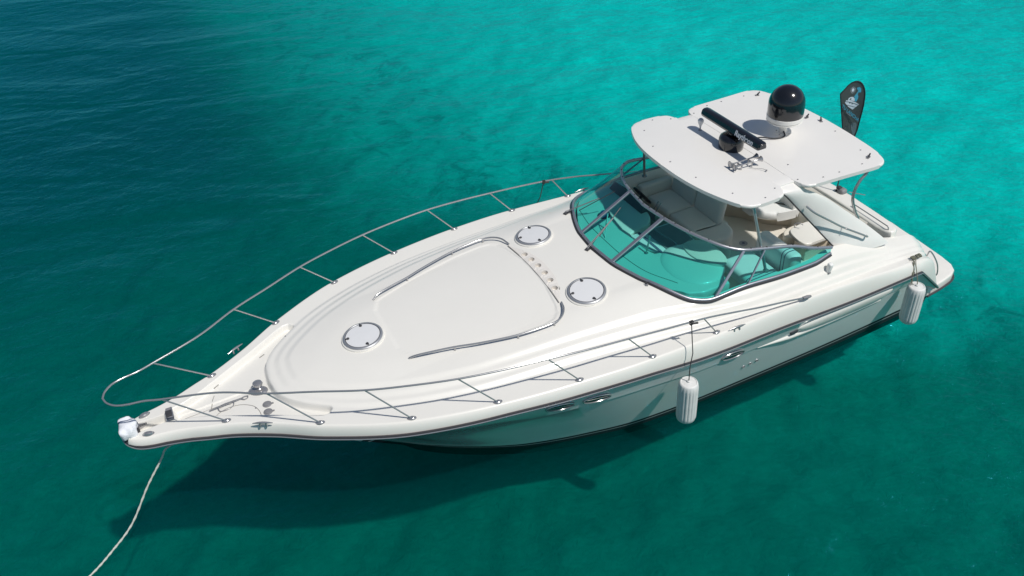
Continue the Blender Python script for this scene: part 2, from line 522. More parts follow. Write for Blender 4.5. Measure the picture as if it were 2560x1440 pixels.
def slab(name, outline, z0, z1, m, parent=None, bev=0.02, seg=3, zfun=None, step=0.0, holes=None, angle=40):
    """closed outline (x, y) extruded z0..z1, rounded edges, optional height function added to z"""
    bm = bmesh.new()
    vs = [bm.verts.new((x, y, z1)) for x, y in outline]
    f = bm.faces.new(vs)
    if f.normal.z == 0:
        f.normal_update()
    if f.normal.z < 0:
        f.normal_flip()
    r = bmesh.ops.extrude_face_region(bm, geom=[f])
    low = [g for g in r['geom'] if isinstance(g, bmesh.types.BMVert)]
    # the new region becomes the bottom
    for v in low:
        v.co.z = z0
    if bev > 0:
        ed = [e for e in bm.edges if abs(e.verts[0].co.z - e.verts[1].co.z) < 1e-6]
        bmesh.ops.bevel(bm, geom=ed, offset=bev, segments=seg, affect='EDGES', profile=0.5)
    if step > 0:
        xs = [v.co.x for v in bm.verts]; ys = [v.co.y for v in bm.verts]
        for k in np.arange(min(xs) + step, max(xs), step):
            bmesh.ops.bisect_plane(bm, geom=bm.verts[:] + bm.edges[:] + bm.faces[:], plane_co=(k, 0, 0), plane_no=(1, 0, 0))
        for k in np.arange(min(ys) + step, max(ys), step):
            bmesh.ops.bisect_plane(bm, geom=bm.verts[:] + bm.edges[:] + bm.faces[:], plane_co=(0, k, 0), plane_no=(0, 1, 0))
    if zfun:
        for v in bm.verts:
            v.co.z += zfun(v.co.x, v.co.y)
    me = bpy.data.meshes.new(name)
    bm.to_mesh(me); bm.free()
    me.materials.append(m)
    return finish(name, me, parent, True, angle)

def pchip(x, xs, ys):
    xs = np.asarray(xs, float); ys = np.asarray(ys, float); x = np.asarray(x, float)
    h = np.diff(xs); dl = np.diff(ys) / h
    d = np.zeros_like(ys)
    for i in range(1, len(xs) - 1):
        if dl[i - 1] * dl[i] > 0:
            w1 = 2 * h[i] + h[i - 1]; w2 = h[i] + 2 * h[i - 1]
            d[i] = (w1 + w2) / (w1 / dl[i - 1] + w2 / dl[i])
    d[0] = dl[0]; d[-1] = dl[-1]
    xc = np.clip(x, xs[0], xs[-1])
    i = np.clip(np.searchsorted(xs, xc) - 1, 0, len(xs) - 2)
    t = (xc - xs[i]) / h[i]
    return ((1 + 2 * t) * (1 - t) ** 2 * ys[i] + t * (1 - t) ** 2 * h[i] * d[i]
            + t * t * (3 - 2 * t) * ys[i + 1] + t * t * (t - 1) * h[i] * d[i + 1])

def curve(tab):
    xs = [a for a, b in tab]; ys = [b for a, b in tab]
    return lambda x: pchip(x, xs, ys)

def spline(pts, n=8):
    """Catmull-Rom through 3-D points"""
    P = [np.array(p, float) for p in pts]
    P = [2 * P[0] - P[1]] + P + [2 * P[-1] - P[-2]]
    out = []
    for i in range(1, len(P) - 2):
        for k in range(n):
            t = k / n
            a, b, c, d = P[i - 1], P[i], P[i + 1], P[i + 2]
            out.append(0.5 * ((2 * b) + (-a + c) * t + (2 * a - 5 * b + 4 * c - d) * t * t + (-a + 3 * b - 3 * c + d) * t ** 3))
    out.append(P[-2])
    return out

def sstep(x, a, b):
    t = np.clip((np.asarray(x, float) - a) / (b - a), 0, 1)
    return t * t * (3 - 2 * t)

def mirror(pts):
    return [(p[0], -p[1], p[2]) for p in pts]

def tag(o, label, cat=None, group=None, kind=None):
    if label: o['label'] = label
    if cat: o['category'] = cat
    if group: o['group'] = group
    if kind: o['kind'] = kind
    return o

def empty(name, loc=(0, 0, 0)):
    o = bpy.data.objects.new(name, None)
    o.empty_display_size = 0.3
    o.location = loc
    return link(o)

def copy_to(o, loc, parent, rotz=0.0):
    c = o.copy()
    c.location = loc
    c.rotation_euler = (o.rotation_euler.x, o.rotation_euler.y, rotz)
    return link(c, parent)

# ------------------------------------------------------------------ sea
def build_sea():
    R = 900.0
    c8 = [(x, y, z) for z in (-3.2, 0) for x, y in ((-R, -R), (R, -R), (R, R), (-R, R))]
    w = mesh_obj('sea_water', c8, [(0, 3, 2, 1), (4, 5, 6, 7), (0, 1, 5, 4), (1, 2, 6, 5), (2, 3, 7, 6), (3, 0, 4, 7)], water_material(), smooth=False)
    tag(w, None, kind='structure')
    # sea bed: finer near the boat
    def axis(c):
        k = np.linspace(-1, 1, 401)
        return c + np.sign(k) * (24 * np.abs(k) + 876 * np.abs(k) ** 9)
    X, Y = np.meshgrid(axis(4.0), axis(-6.0), indexing='ij')
    Z = np.full_like(X, -2.05)
    for i in range(26):
        wl = 1.3 * 1.17 ** (i % 13) * (0.8 + 0.4 * rng.random())
        an = rng.random() * 2 * math.pi
        ph = rng.random() * 6.28
        Z += 0.013 * wl ** 0.6 * np.sin(2 * math.pi * (X * math.cos(an) + Y * math.sin(an)) / wl + ph)
    near = np.exp(-((X - 6) / 22.0) ** 2 - ((Y + 3) / 22.0) ** 2)
    for i in range(44):
        wl = rng.uniform(.55, 1.25); an = rng.random() * 2 * math.pi; ph = rng.random() * 6.28
        Z += 0.0055 * near * np.sin(2 * math.pi * (X * math.cos(an) + Y * math.sin(an)) / wl + ph)
    n0, n1 = X.shape
    vs = np.stack([X.ravel(), Y.ravel(), Z.ravel()], 1)
    I = np.arange(n0 * n1).reshape(n0, n1)
    fs = np.stack([I[:-1, :-1].ravel(), I[1:, :-1].ravel(), I[1:, 1:].ravel(), I[:-1, 1:].ravel()], 1)
    me = bpy.data.meshes.new('seabed')
    me.from_pydata(vs.tolist(), [], fs.tolist())
    me.materials.append(seabed_material())
    me.polygons.foreach_set('use_smooth', [True] * len(me.polygons))
    s = link(bpy.data.objects.new('seabed', me))
    tag(s, None, kind='structure')
build_sea()

# ------------------------------------------------------------------ the yacht: measured lines (x to the bow, y to port, z up; water at 0)
yacht = empty('motor_yacht')
tag(yacht, 'white express motor yacht with hardtop, black radar and wraparound tinted windshield', 'yacht')

yd = curve([(-.45, 2.02), (0, 2.12), (.5, 2.19), (1.5, 2.30), (2.5, 2.36), (3.5, 2.40), (5.16, 2.445), (6.39, 2.465), (7.64, 2.395), (8.92, 2.225),
            (10.15, 1.92), (11.35, 1.335), (12.0, .90), (12.56, .60), (12.85, .49), (13.15, .37), (13.42, .295), (13.65, .25), (13.8, .20), (13.9, .13), (13.95, 0)])
zd = curve([(-.45, .64), (-.3, .98), (-.15, 1.25), (0, 1.41), (.25, 1.54), (.6, 1.635), (1, 1.70), (2, 1.87), (3.2, 2.0), (5.16, 2.09), (6.39, 2.155),
            (7.64, 2.205), (9, 2.23), (11.35, 2.25), (13.95, 2.21)])
yr = curve([(-.45, 2.10), (.4, 2.29), (2.1, 2.41), (3.8, 2.485), (5.5, 2.545), (6.6, 2.54), (7.64, 2.475), (8.92, 2.305), (10.15, 2.0), (11.35, 1.415), (12, .98), (12.56, .675),
            (12.85, .56), (13.15, .44), (13.42, .365), (13.65, .32), (13.8, .265), (13.9, .185), (13.96, .09), (13.985, 0)])
zr = curve([(-.45, .56), (-.2, .80), (.4, 1.36), (.8, 1.41), (2.1, 1.50), (3.8, 1.66), (5.5, 1.785), (6.87, 1.94), (7.97, 2.0), (8.97, 2.04), (10, 2.04), (13.0, 2.045), (13.75, 2.07), (13.985, 2.11)])
_zr = zr
zr = lambda x: np.where(np.asarray(x, float) < .4, np.interp(x, [-.45, .4], [.56, 1.36]), _zr(x))
wt = curve([(-.5, 1.9), (.5, 2.08), (1.2, 2.15), (2, 2.24), (3, 2.31), (4, 2.33), (5, 2.27), (6, 2.16), (7, 2.06), (8.1, 1.97), (8.9, 1.88), (9.4, 1.78), (9.9, 1.65), (10.4, 1.47), (10.84, 1.26),
            (11.2, 1.02), (11.55, .72), (11.72, .5), (11.8, .3), (11.83, 0)])
zc = curve([(-.5, .84), (-.4, 1.10), (-.25, 1.45), (-.1, 1.63), (.1, 1.75), (.35, 1.80), (.6, 1.86), (1.0, 2.0), (1.7, 2.28), (2.4, 2.45), (3.5, 2.48), (4.3, 2.495), (4.9, 2.52), (6, 2.58), (7, 2.54), (8, 2.505), (9.7, 2.435), (10.23, 2.415), (11, 2.365), (11.83, 2.31)])
wc = curve([(-.5, 1.60), (.93, 1.62), (.95, 1.72), (1.2, 1.75), (2.0, 1.82), (2.5, 1.86), (3.05, 1.94), (3.74, 1.95), (4.4, 1.93), (4.9, 1.90), (5.24, 1.76), (5.51, 1.47), (5.76, 1.0), (5.93, .44), (5.965, .2), (5.975, 0)])

# outline of the raised trunk (for distances)
_ox = np.concatenate([np.linspace(-.5, 11, 240), np.linspace(11.01, 11.83, 160)])
_oy = wt(_ox)
_al = np.concatenate([[0], np.cumsum(np.hypot(np.diff(_ox), np.diff(_oy)))])
_q = np.concatenate([np.linspace(0, _al[-1] - 2.6, 620), np.linspace(_al[-1] - 2.59, _al[-1], 330)])
_ox, _oy = np.interp(_q, _al, _ox), np.interp(_q, _al, _oy)
REC = [(13.24, .0), (13.24, .14), (13.06, .18), (12.8, .28), (11.92, .775), (11.4, 1.10), (11.28, 1.165), (11.18, 1.17), (11.11, 1.10), (11.10, .95), (11.3, .4), (11.3, 0)]

def poly_sd(X, A, poly):
    """signed distance (positive inside) to a closed polygon"""
    P = np.array(poly, float)
    d = np.full(X.shape, 1e9); ins = np.zeros(X.shape, bool)
    for i in range(len(P)):
        a = P[i]; b = P[(i + 1) % len(P)]
        if a[1] < 1e-6 and b[1] < 1e-6:
            continue                                   # the centreline is no wall
        ab = b - a
        t = np.clip(((X - a[0]) * ab[0] + (A - a[1]) * ab[1]) / (ab @ ab + 1e-12), 0, 1)
        d = np.minimum(d, np.hypot(X - a[0] - t * ab[0], A - a[1] - t * ab[1]))
    for i in range(len(P)):
        a = P[i]; b = P[(i + 1) % len(P)]
        cnd = ((a[1] > A) != (b[1] > A))
        with np.errstate(divide='ignore', invalid='ignore'):
            xx = (b[0] - a[0]) * (A - a[1]) / (b[1] - a[1] + 1e-15) + a[0]
        ins ^= cnd & (X < xx)
    return np.where(ins, d, -d)

HOLES = [(7.075, -.52), (7.045, -.32), (7.03, -.10), (7.03, .14), (7.045, .36), (7.08, .58)]
SUNPAD = [(9.86, 0), (9.84, .55), (9.72, .80), (9.08, 1.02), (8.6, 1.13), (8.1, 1.22), (7.6, 1.245), (7.42, 1.21), (7.31, 1.10), (7.25, .93), (7.16, .4), (7.14, 0)]

def deck_z(X, Y):
    X = np.atleast_1d(np.asarray(X, float)); Y = np.atleast_1d(np.asarray(Y, float))
    sh = X.shape
    X = X.ravel(); Y = Y.ravel(); A = np.abs(Y)
    z0 = zd(X)
    # recessed anchor deck
    rs = poly_sd(X, A, REC)
    zb = z0 - 0.105 * sstep(rs, -0.012, 0.045)
    slot = np.minimum(0.085 + 0.03 * sstep(X, 13.5, 13.95) - A, X - 13.36)
    zb = zb - 0.13 * sstep(slot, -0.01, 0.03)
    zb = zb - 0.02 * sstep(0.06 - A, 0, 0.02) * sstep(X, 12.1, 12.2) * sstep(13.3 - X, 0, 0.1)
    # trunk
    d2 = np.empty(X.shape)
    for k in range(0, len(X), 1500):
        sl = slice(k, k + 1500)
        d2[sl] = ((X[sl, None] - _ox[None]) ** 2 + (A[sl, None] - _oy[None]) ** 2).min(1)
    s = np.where((A < wt(X)) & (X < 11.83), 1, -1) * np.sqrt(d2)
    wd = np.where(X > 6, 1.0, 0.55 + 0.45 * sstep(X, 4.2, 6))
    lin = sstep(s, .0, .95 * wd)
    soft = (0.26 * sstep(s, 0, .10 * wd) + 0.22 * sstep(s, .15 * wd, .27 * wd) + 0.18 * sstep(s, .32 * wd, .44 * wd) + 0.34 * sstep(s, .0, .95 * wd))
    kx = 0.40 * sstep(8.0 - X, 0, 2.5)                 # gentler steps beside the cockpit
    rise = np.where(s > 0, soft * (1 - kx) + lin * kx, 0)
    # the recessed anchor deck stops at the nose of the trunk
    zb = np.where(s > -0.05, zb + (z0 - zb) * sstep(s, -0.008, .045) * (X < 12), zb)
    plat = zc(X) - 0.035 * np.minimum(A, 1.1) ** 2
    z = zb + rise * np.maximum(plat - zb, 0)
    # sun pad: a shallow inset with a raised rim
    sp = poly_sd(X, A, SUNPAD)
    z = z - 0.014 * sstep(sp, 0, .022)
    # crescent of cup holders
    for hx, hy in HOLES:
        r = np.hypot(X - hx, Y - hy)
        z = z - 0.085 * sstep(0.080 - r, 0, 0.02)
    return z.reshape(sh)

def dz(x, y):
    return float(deck_z(x, y)[0])

def build_deck():
    xs = np.concatenate([np.linspace(-.45, .6, 36), np.linspace(.62, 5.4, 110), np.linspace(5.42, 5.98, 60), np.linspace(6.0, 6.9, 30), np.linspace(6.915, 7.3, 30),
                         np.linspace(7.33, 10.9, 110), np.linspace(10.915, 12.1, 90), np.linspace(12.12, 13.6, 80), np.linspace(13.61, 13.95, 40)])
    nt_ = 130
    t = np.linspace(0, 1, nt_)
    # denser towards the deck edge
    t = t * (1.0 + 0.25 * (1 - t))
    nb = 9
    V = []; F = []
    for side in (1, -1):
        off = len(V)
        A0 = np.where(xs > 5.9749, 0, wc(xs))
        A1 = yd(xs)
        A = A0[:, None] + (A1 - A0)[:, None] * t[None, :]
        X = np.repeat(xs[:, None], nt_, 1)
        Z = deck_z(X, A * side)
        # outer band from the deck edge down to the rub rail
        edge = Z[:, -1]
        q = np.linspace(0, 1, nb + 1)[1:]
        Yb = A1[:, None] + (yr(xs) - A1)[:, None] * np.sin(q * math.pi / 2)[None, :] ** 0.85
        Zb = edge[:, None] + (zr(xs) - edge)[:, None] * (1 - np.cos(q * math.pi / 2))[None, :] ** 0.8
        Xb = np.repeat(xs[:, None], nb, 1)
        # the bow end of the band reaches a little further forward than the deck edge
        fw = sstep(xs, 13.6, 13.95)[:, None] * 0.035 * np.sin(q * math.pi / 2)[None, :]
        Xb = Xb + fw
        GX = np.concatenate([X, Xb], 1); GY = np.concatenate([A, Yb], 1) * side; GZ = np.concatenate([Z, Zb], 1)
        n0, n1 = GX.shape
        V += np.stack([GX.ravel(), GY.ravel(), GZ.ravel()], 1).tolist()
        for i in range(n0 - 1):
            for j in range(n1 - 1):
                a = off + i * n1 + j
                F.append((a, a + 1, a + n1 + 1, a + n1))
        # inner coaming wall of the cockpit and of the stern quarter
        o2 = len(V)
        rows = [i for i in range(len(xs)) if xs[i] < 5.975]
        for i in rows:
            zt = Z[i, 0]; lo = .98 if xs[i] > .93 else .42
            lo = min(lo, zt - 0.05)
            for k, zz in enumerate((zt, zt - .03, lo)):
                V.append((xs[i], (A0[i] - (0, .012, .05)[k] * min(1, A0[i])) * side, zz))
        for i in range(len(rows) - 1):
            for k in range(2):
                a = o2 + i * 3 + k
                F.append((a, a + 1, a + 4, a + 3))
    return mesh_obj('deck', V, F, M['gel'], yacht, angle=55)
deck = build_deck()

# ------------------------------------------------------------------ hull
ywl = curve([(-.4, 1.90), (.283, 1.937), (2.4, 1.97), (3.8, 1.957), (5.0, 1.936), (6.13, 1.866), (7.1, 1.669), (8.0, 1.404), (8.6, 1.12), (9.16, .80), (9.58, .50), (9.85, .26), (10.05, 0)])
def hull_rows(X):
    """section curve for the station whose rub rail point is at X"""
    b = float(sstep(X, 6.0, 13.2))
    Y = float(yr(X)); Z = float(zr(X)); st = min(X, 13.2)
    xw = X if X < 6 else 6 + (st - 6) * (4.05 / 7.2)
    yw = float(ywl(xw))
    g = 1 - 0.45 * float(sstep(X, 10.5, 13.2))
    drop = float(pchip(X, [-.45, .4, 6, 8, 11, 13.2, 14], [.16, .34, .40, .44, .38, .20, .10]))
    xk = X - 0.02 - 0.22 * b
    yk = max(0.0, (Y - 0.125 - 0.30 * b)) * g if X < 13.2 else Y * .62
    zk = Z - drop
    pts = [(X, Y - .004, Z), (X - .01, Y - .012 - .025 * (1 - float(sstep(X, 12, 13))), Z - .07), (xk, yk, zk), (xk, yk - .022 * min(1, yk * 4), zk - .022)]
    if X < 13.2:
        for q, bow in ((.35, .28), (.7, .62)):
            fl = q + (bow - q) * b
            zq = zk * (1 - q)
            xq = xk + (xw - xk) * q
            yq = yk + (yw - yk) * (q + (0.16 * math.sin(q * math.pi)) * b)
            pts.append((xq, max(0, yq), zq))
        pts.append((xw, yw, 0.0))
        pts.append((xw - .1 * b, yw * .95, -.25))
        pts.append((xw - .2 * b, yw * .5, -.52 + .2 * b))
        pts.append((xw - .25 * b, 0.0, -.75 + .4 * b))
    else:
        e = (X - .22, 0.0, zk - .01)
        pts += [(X - .1, Y * .4, zk - .005)] + [e] * 5
    return pts
def build_hull():
    Xs = np.concatenate([np.linspace(-.45, .6, 14), np.linspace(.7, 6, 36), np.linspace(6.1, 13.19, 90), np.linspace(13.2, 13.985, 30)])
    V = []; F = []
    for side in (1, -1):
        off = len(V)
        n1 = None
        for X in Xs:
            r = hull_rows(float(X))
            if n1 is None:
                n1 = len(r)
            V += [(p[0], p[1] * side, p[2]) for p in r]
        for i in range(len(Xs) - 1):
            for j in range(n1 - 1):
                a = off + i * n1 + j
                F.append((a, a + 1, a + n1 + 1, a + n1))
        if side == 1:
            o1 = off
        else:
            o2 = off
    # transom
    F.append(tuple([o1 + j for j in range(n1)] + [o2 + j for j in range(n1 - 1, -1, -1)]))
    return mesh_obj('hull', V, F, M['hull'], yacht, angle=20)
hull = build_hull()
_bm = bmesh.new(); _bm.from_mesh(hull.data)
HT = BVHTree.FromBMesh(_bm)
def hull_hit(x, z, side=1):
    h = HT.ray_cast(Vector((x, 5 * side, z)), Vector((0, -side, 0)))
    return h[0], h[1]

# rub rail: vinyl strip with a steel bead, runs round the bow and down the stern quarter
def build_rub():
    xs = np.concatenate([np.linspace(-.45, .38, 12), [.40, .43], np.linspace(.5, 13.3, 120), np.linspace(13.32, 13.985, 34)])
    port = [(float(x), float(yr(x)) + .004, float(zr(x))) for x in xs]
    path = port + mirror(port)[::-1][1:]
    b = MB()
    vs = []; fs = []
    prof = [(0, .036), (.016, .032), (.024, .015), (.024, -.015), (.016, -.032), (0, -.036)]
    n = len(prof)
    for i, p in enumerate(path):
        a = Vector(path[max(0, i - 1)]); c = Vector(path[min(len(path) - 1, i + 1)])
        t = (c - a); out = Vector((t.y, -t.x, 0))
        out = -out.normalized() if out.length > 1e-6 else Vector((1, 0, 0))
        if out.y * p[1] < 0 and abs(p[1]) > .05:
            out = -out
        if abs(p[1]) <= .05:
            out = Vector((1, 0, 0))
        for (o, u) in prof:
            vs.append(Vector(p) + out * (o + .002) + Vector((0, 0, u)))
    for i in range(len(path) - 1):
        for j in range(n - 1):
            a = i * n + j
            fs.append((a, a + 1, a + n + 1, a + n))
    b.add(vs, fs, M['rub'])
    b.build('rub_rail', yacht)
    bead = MB()
    pts = []
    for i, p in enumerate(path):
        a = Vector(path[max(0, i - 1)]); c = Vector(path[min(len(path) - 1, i + 1)])
        t = (c - a); out = Vector((-t.y, t.x, 0)).normalized()
        if out.y * p[1] < 0: out = -out
        if abs(p[1]) <= .05: out = Vector((1, 0, 0))
        pts.append(Vector(p) + out * .028 + Vector((0, 0, -.004)))
    bead.tube(pts, .010, M['chrome'], n=8)
    bead.build('rub_rail_bead', yacht)
build_rub()

# portholes, exhaust outlets, side vents
def porthole(x, z, L, H, side):
    p, nrm = hull_hit(x, z, side)
    if p is None:
        return
    if nrm.y * side < 0:
        nrm = -nrm
    q, _ = hull_hit(x + .2, z + .03, side)
    tx = (q - p).normalized()
    tz = nrm.cross(tx).normalized()
    ring = [p + nrm * .012 + tx * (L / 2 * math.cos(a)) + tz * (H / 2 * math.sin(a)) for a in np.linspace(0, 2 * math.pi, 40, endpoint=False)]
    b = MB()
    b.tube(ring, .013, M['chrome'], n=8, closed=True)
    o = b.build('porthole', yacht)
    g = MB()
    inner = [p + nrm * .010 + tx * (L / 2 * .97 * math.cos(a)) + tz * (H / 2 * .95 * math.sin(a)) for a in np.linspace(0, 2 * math.pi, 40, endpoint=False)]
    back = [v - nrm * .012 for v in inner]
    n = 40
    g.add(inner + back, [tuple(range(n)), tuple(range(2 * n - 1, n - 1, -1))] + [(i, (i + 1) % n, n + (i + 1) % n, n + i) for i in range(n)], M['darkglass'])
    g.build('pane', o)
    bar = MB()  # thin bar added to model the white glint streak across the glass
    bar.tube([p + nrm * .018 - tx * (L * .40) - tz * H * .12, p + nrm * .026 - tz * H * .2, p + nrm * .018 + tx * (L * .40) - tz * H * .12], .0045, M['chrome'], n=6)
    bar.build('glint_bar', o)
for side in (1, -1):
    for x, z in ((7.98, 1.79), (7.36, 1.70), (4.78, 1.45)):
        porthole(x, z, .47, .19, side)
for k, x in enumerate((4.02, 4.16, 4.30)):
    p, nrm = hull_hit(x, .80 - .012 * k, 1)
    b = MB()
    mx = Matrix.Translation(p) @ nrm.to_track_quat('Z', 'Y').to_matrix().to_4x4()
    b.lathe([(.034, -.005), (.034, .012), (.026, .014), (.024, -.004)], M['chrome'], 16, mx)
    b.lathe([(.024, -.006), (.024, .002), (.001, .002)], M['dark'], 14, mx)
    b.build('drain_outlet', yacht)

def side_vent(side):
    b = MB()
    # long tapering pod moulded on the topside, open slot in front
    xs = np.linspace(3.35, 1.02, 26); vs = []; n = 10
    for i, x in enumerate(xs):
        k = i / 25
        hgt = .145 * (1 - (2 * k - 1) ** 4) ** .5 + .004
        zc_ = float(pchip(x, [1, 3.4], [1.205, 1.33])) 
        dep = .065 * (1 - (2 * k - 1) ** 6) ** .5 + .004
        for j in range(n):
            a = -math.pi / 2 + math.pi * j / (n - 1)
            z = zc_ + hgt * math.sin(a)
            p, _ = hull_hit(float(x), z, side)
            vs.append((x, p.y + side * (dep * math.cos(a) ** .7 - .006), z))
    fs = [(i * n + j, i * n + j + 1, (i + 1) * n + j + 1, (i + 1) * n + j) for i in range(25) for j in range(n - 1)]
    b.add(vs, fs, M['gel'])
    b.build('side_vent', yacht)
    l = MB()
    xs = np.linspace(4.2, 1.25, 30)
    pts = []; rad = []
    for i, x in enumerate(xs):
        k = i / 29
        z = float(pchip(x, [1.2, 3.3, 4.2], [1.02, 1.17, 1.29]))
        p, _ = hull_hit(float(x), z, side)
        pts.append((x, p.y + side * .002, z)); rad.append(.012 + .045 * (k * 4 if k < .25 else 1 - .55 * (k - .25) / .75))
    l.tube(pts, rad, M['gel'], n=10)
    l.build('vent_lip', yacht)
    s = MB()
    p, _ = hull_hit(3.42, 1.30, side)
    s.box((3.42, p.y + side * .012, 1.30), (.16, .03, .07), M['dark'], bev=.01)
    s.build('vent_slot', yacht)
for side in (1, -1):
    side_vent(side)

# swim platform
def build_platform():
    o = []
    half = [(-.30, 2.04), (-.75, 1.99), (-1.05, 1.93), (-1.22, 1.84), (-1.32, 1.68), (-1.37, 1.4), (-1.42, .7), (-1.43, 0)]
    fore = [(.50, 1.57), (-.285, 1.585)]
    o = fore + half + [(x, -y) for x, y in half[::-1][1:]] + [(x, -y) for x, y in fore[::-1]]
    p = slab('swim_platform', o, .32, .52, M['gel'], yacht, bev=.035, seg=4, step=.3)
    b = MB()
    path = [(x - .008, y + .012 if y > 0 else y, .345) for x, y in half]
    path = path + mirror(path)[::-1][1:]
    b.tube(spline(path, 4), .022, M['rub'], n=8)
    b.build('platform_rub_rail', yacht)
    u = MB()
    vs = []; fs = []
    for (dx, w, z) in ((0, 1.9, .345), (-.0, 1.75, .12), (0, 1.2, -.02)):
        for k in range(13):
            a = math.pi * k / 12
            vs.append((-.3 - (.95 if z > .3 else .72 if z > 0 else .4) * math.sin(a), w * math.cos(a), z))
    for i in range(2):
        for k in range(12):
            fs.append((i * 13 + k, i * 13 + k + 1, (i + 1) * 13 + k + 1, (i + 1) * 13 + k))
    u.add(vs, fs, M['hull'])
    u.build('platform_fairing', yacht)
build_platform()

# ------------------------------------------------------------------ foredeck hardware
BASES = [(12.558, .549), (11.348, 1.30), (10.15, 1.879), (8.919, 2.193), (7.645, 2.365), (6.389, 2.435), (5.158, 2.411)]
TOPS = [(13.264, .431, 2.932), (11.926, 1.079, 2.94), (10.692, 1.687, 2.913), (9.453, 2.10, 2.876), (8.138, 2.33, 2.825), (6.832, 2.423, 2.705), (5.479, 2.459, 2.547)]
RAIL = [(14.01, 0, 2.944), (13.965, .13, 2.944), (13.86, .245, 2.943), (13.70, .305, 2.94), (13.49, .345, 2.937), TOPS[0], (12.55, .70, 2.94), TOPS[1], (11.33, 1.37, 2.928),
        TOPS[2], (10.07, 1.915, 2.896), TOPS[3], (8.80, 2.235, 2.853), TOPS[4], (7.48, 2.392, 2.768), TOPS[5], (6.15, 2.452, 2.63), TOPS[6], (4.9, 2.468, 2.435),
        (4.38, 2.466, 2.315), (3.83, 2.455, 2.20), (3.42, 2.445, 2.105)]
def build_rail():
    half = spline(RAIL, 8)
    path = [tuple(p) for p in half]
    full = mirror(path)[::-1][:-1] + path
    b = MB(); b.tube(full, .0145, M['chrome'], n=12)
    rail = b.build('bow_rail', yacht)
    for side in (1, -1):
        for (bx, by), t in zip(BASES, TOPS):
            z = dz(bx, by)
            s = MB()
            s.tube([(bx, by * side, z), (t[0], t[1] * side, t[2])], .0115, M['chrome'], n=10)
            mx = Matrix.Translation((bx, by * side, z + .002)) @ Matrix.Rotation(math.atan2(t[1] * side - by * side, t[0] - bx), 4, 'Z') @ Matrix.Diagonal((1.7, 1, 1, 1))
            s.lathe([(.042, -.008), (.040, .010), (.022, .018), (.016, .03)], M['chrome'], 18, mx)
            s.build('stanchion', rail)
        e = MB()
        p = RAIL[-1]
        e.tube([(3.44, p[1] * side, 2.108), (3.34, (p[1] - .006) * side, 2.085), (3.25, (p[1] - .02) * side, 2.06)], [.024, .034, .022], M['grey'], n=12)
        e.build('rail_end', rail)
build_rail()

def cleat(x, y, z, yaw, L=.30, name='cleat'):
    b = MB()
    mx = Matrix.Translation((x, y, z)) @ Matrix.Rotation(yaw, 4, 'Z')
    for s in (-1, 1):
        b.tube([mx @ Vector((s * L * .16, 0, -.01)), mx @ Vector((s * L * .15, 0, .055))], [.018, .012], M['chrome'], n=10)
    b.tube([mx @ Vector((k * L, 0, .062 - .02 * abs(k) * 2 * abs(k))) for k in (-.5, -.3, -.15, 0, .15, .3, .5)], [.006, .013, .017, .018, .017, .013, .006], M['chrome'], n=10)
    return b.build(name, yacht)
for side in (1, -1):
    cleat(12.098, .93 * side, dz(12.098, .93), side * math.atan2(-.52, 1))
    cleat(4.80, 2.475 * side, 2.035, side * -.02, .32)
    cleat(.50, 2.16 * side, dz(.5, 2.16), side * .12, .30)
    # bow lights
    z = dz(13.633, .215)
    b = MB()
    mx = Matrix.Translation((13.633, .215 * side, z)) @ Matrix.Rotation(-.25 * side, 4, 'Z') @ Matrix.Diagonal((1.9, 1, 1, 1))
    b.lathe([(.046, -.01), (.046, .008), (.038, .012), (.034, .03), (.018, .042), (0, .045)], M['chrome'], 20, mx)
    b.build('bow_light', yacht)

# windlass
def build_windlass():
    x, y = 11.99, .03
    z = dz(x, y + .1) - .0
    b = MB()
    mx = Matrix.Translation((x, y + .02, z)) @ Matrix.Rotation(-.5, 4, 'Z') @ Matrix.Diagonal((1.45, 1, 1, 1))
    b.lathe([(.105, -.02), (.105, .012), (.092, .026), (.075, .032), (.05, .04), (0, .042)], M['chrome'], 28, mx)
    w = b.build('windlass', yacht)
    c = MB()
    c.lathe([(.055, .03), (.06, .05), (.040, .065), (.040, .085), (.070, .10), (.078, .125), (.070, .15), (.04, .166), (0, .17)], M['chrome'], 24, Matrix.Translation((x - .02, y, z)))
    c.build('capstan_drum', w)
build_windlass()
for x, y in ((11.94, .41), (11.965, .575)):
    z = dz(x, y)
    b = MB()
    b.lathe([(.068, -.01), (.068, .008), (.06, .014), (.05, .014), (.048, .022), (.03, .026), (0, .026)], M['grey'], 26, Matrix.Translation((x, y, z)))
    b.box((x - .075, y + .02, z + .008), (.04, .03, .012), M['grey'], bev=.004)
    b.build('filler_cap', yacht)
def seam(pts, name='locker_seam', r=.0055):
    b = MB()
    b.tube([(x, y, dz(x, y) + .001) for x, y in pts], r, M['seam'], n=6)
    b.build(name, yacht)
seam([(p[0], p[1]) for p in spline([(12.71, .33, 0), (12.66, .24, 0), (12.5, .18, 0), (12.3, .21, 0), (12.14, .33, 0), (12.08, .47, 0), (12.07, .64, 0)], 8)])
seam([(x, .062) for x in np.linspace(12.1, 13.2, 24)], 'channel_edge', .004)
seam([(12.72, .07), (12.70, .0), (12.66, -.12), (12.62, -.2)])
for x, y, a in ((12.55, -.38, -.35), (11.75, -.72, -.42)):
    b = MB(); b.box((x, y, dz(x, y) + .004), (.10, .014, .012), M['seam'], Matrix.Rotation(a + .9, 4, 'Z'), bev=.003); b.build('locker_hinge', yacht)
for x, y, r in ((11.90, -.10, .014), (12.11, .40, .014), (11.30, -.86, .012)):
    b = MB(); b.lathe([(r, -.004), (r, .006), (0, .008)], M['grey'], 12, Matrix.Translation((x, y, dz(x, y)))); b.build('deck_drain', yacht)

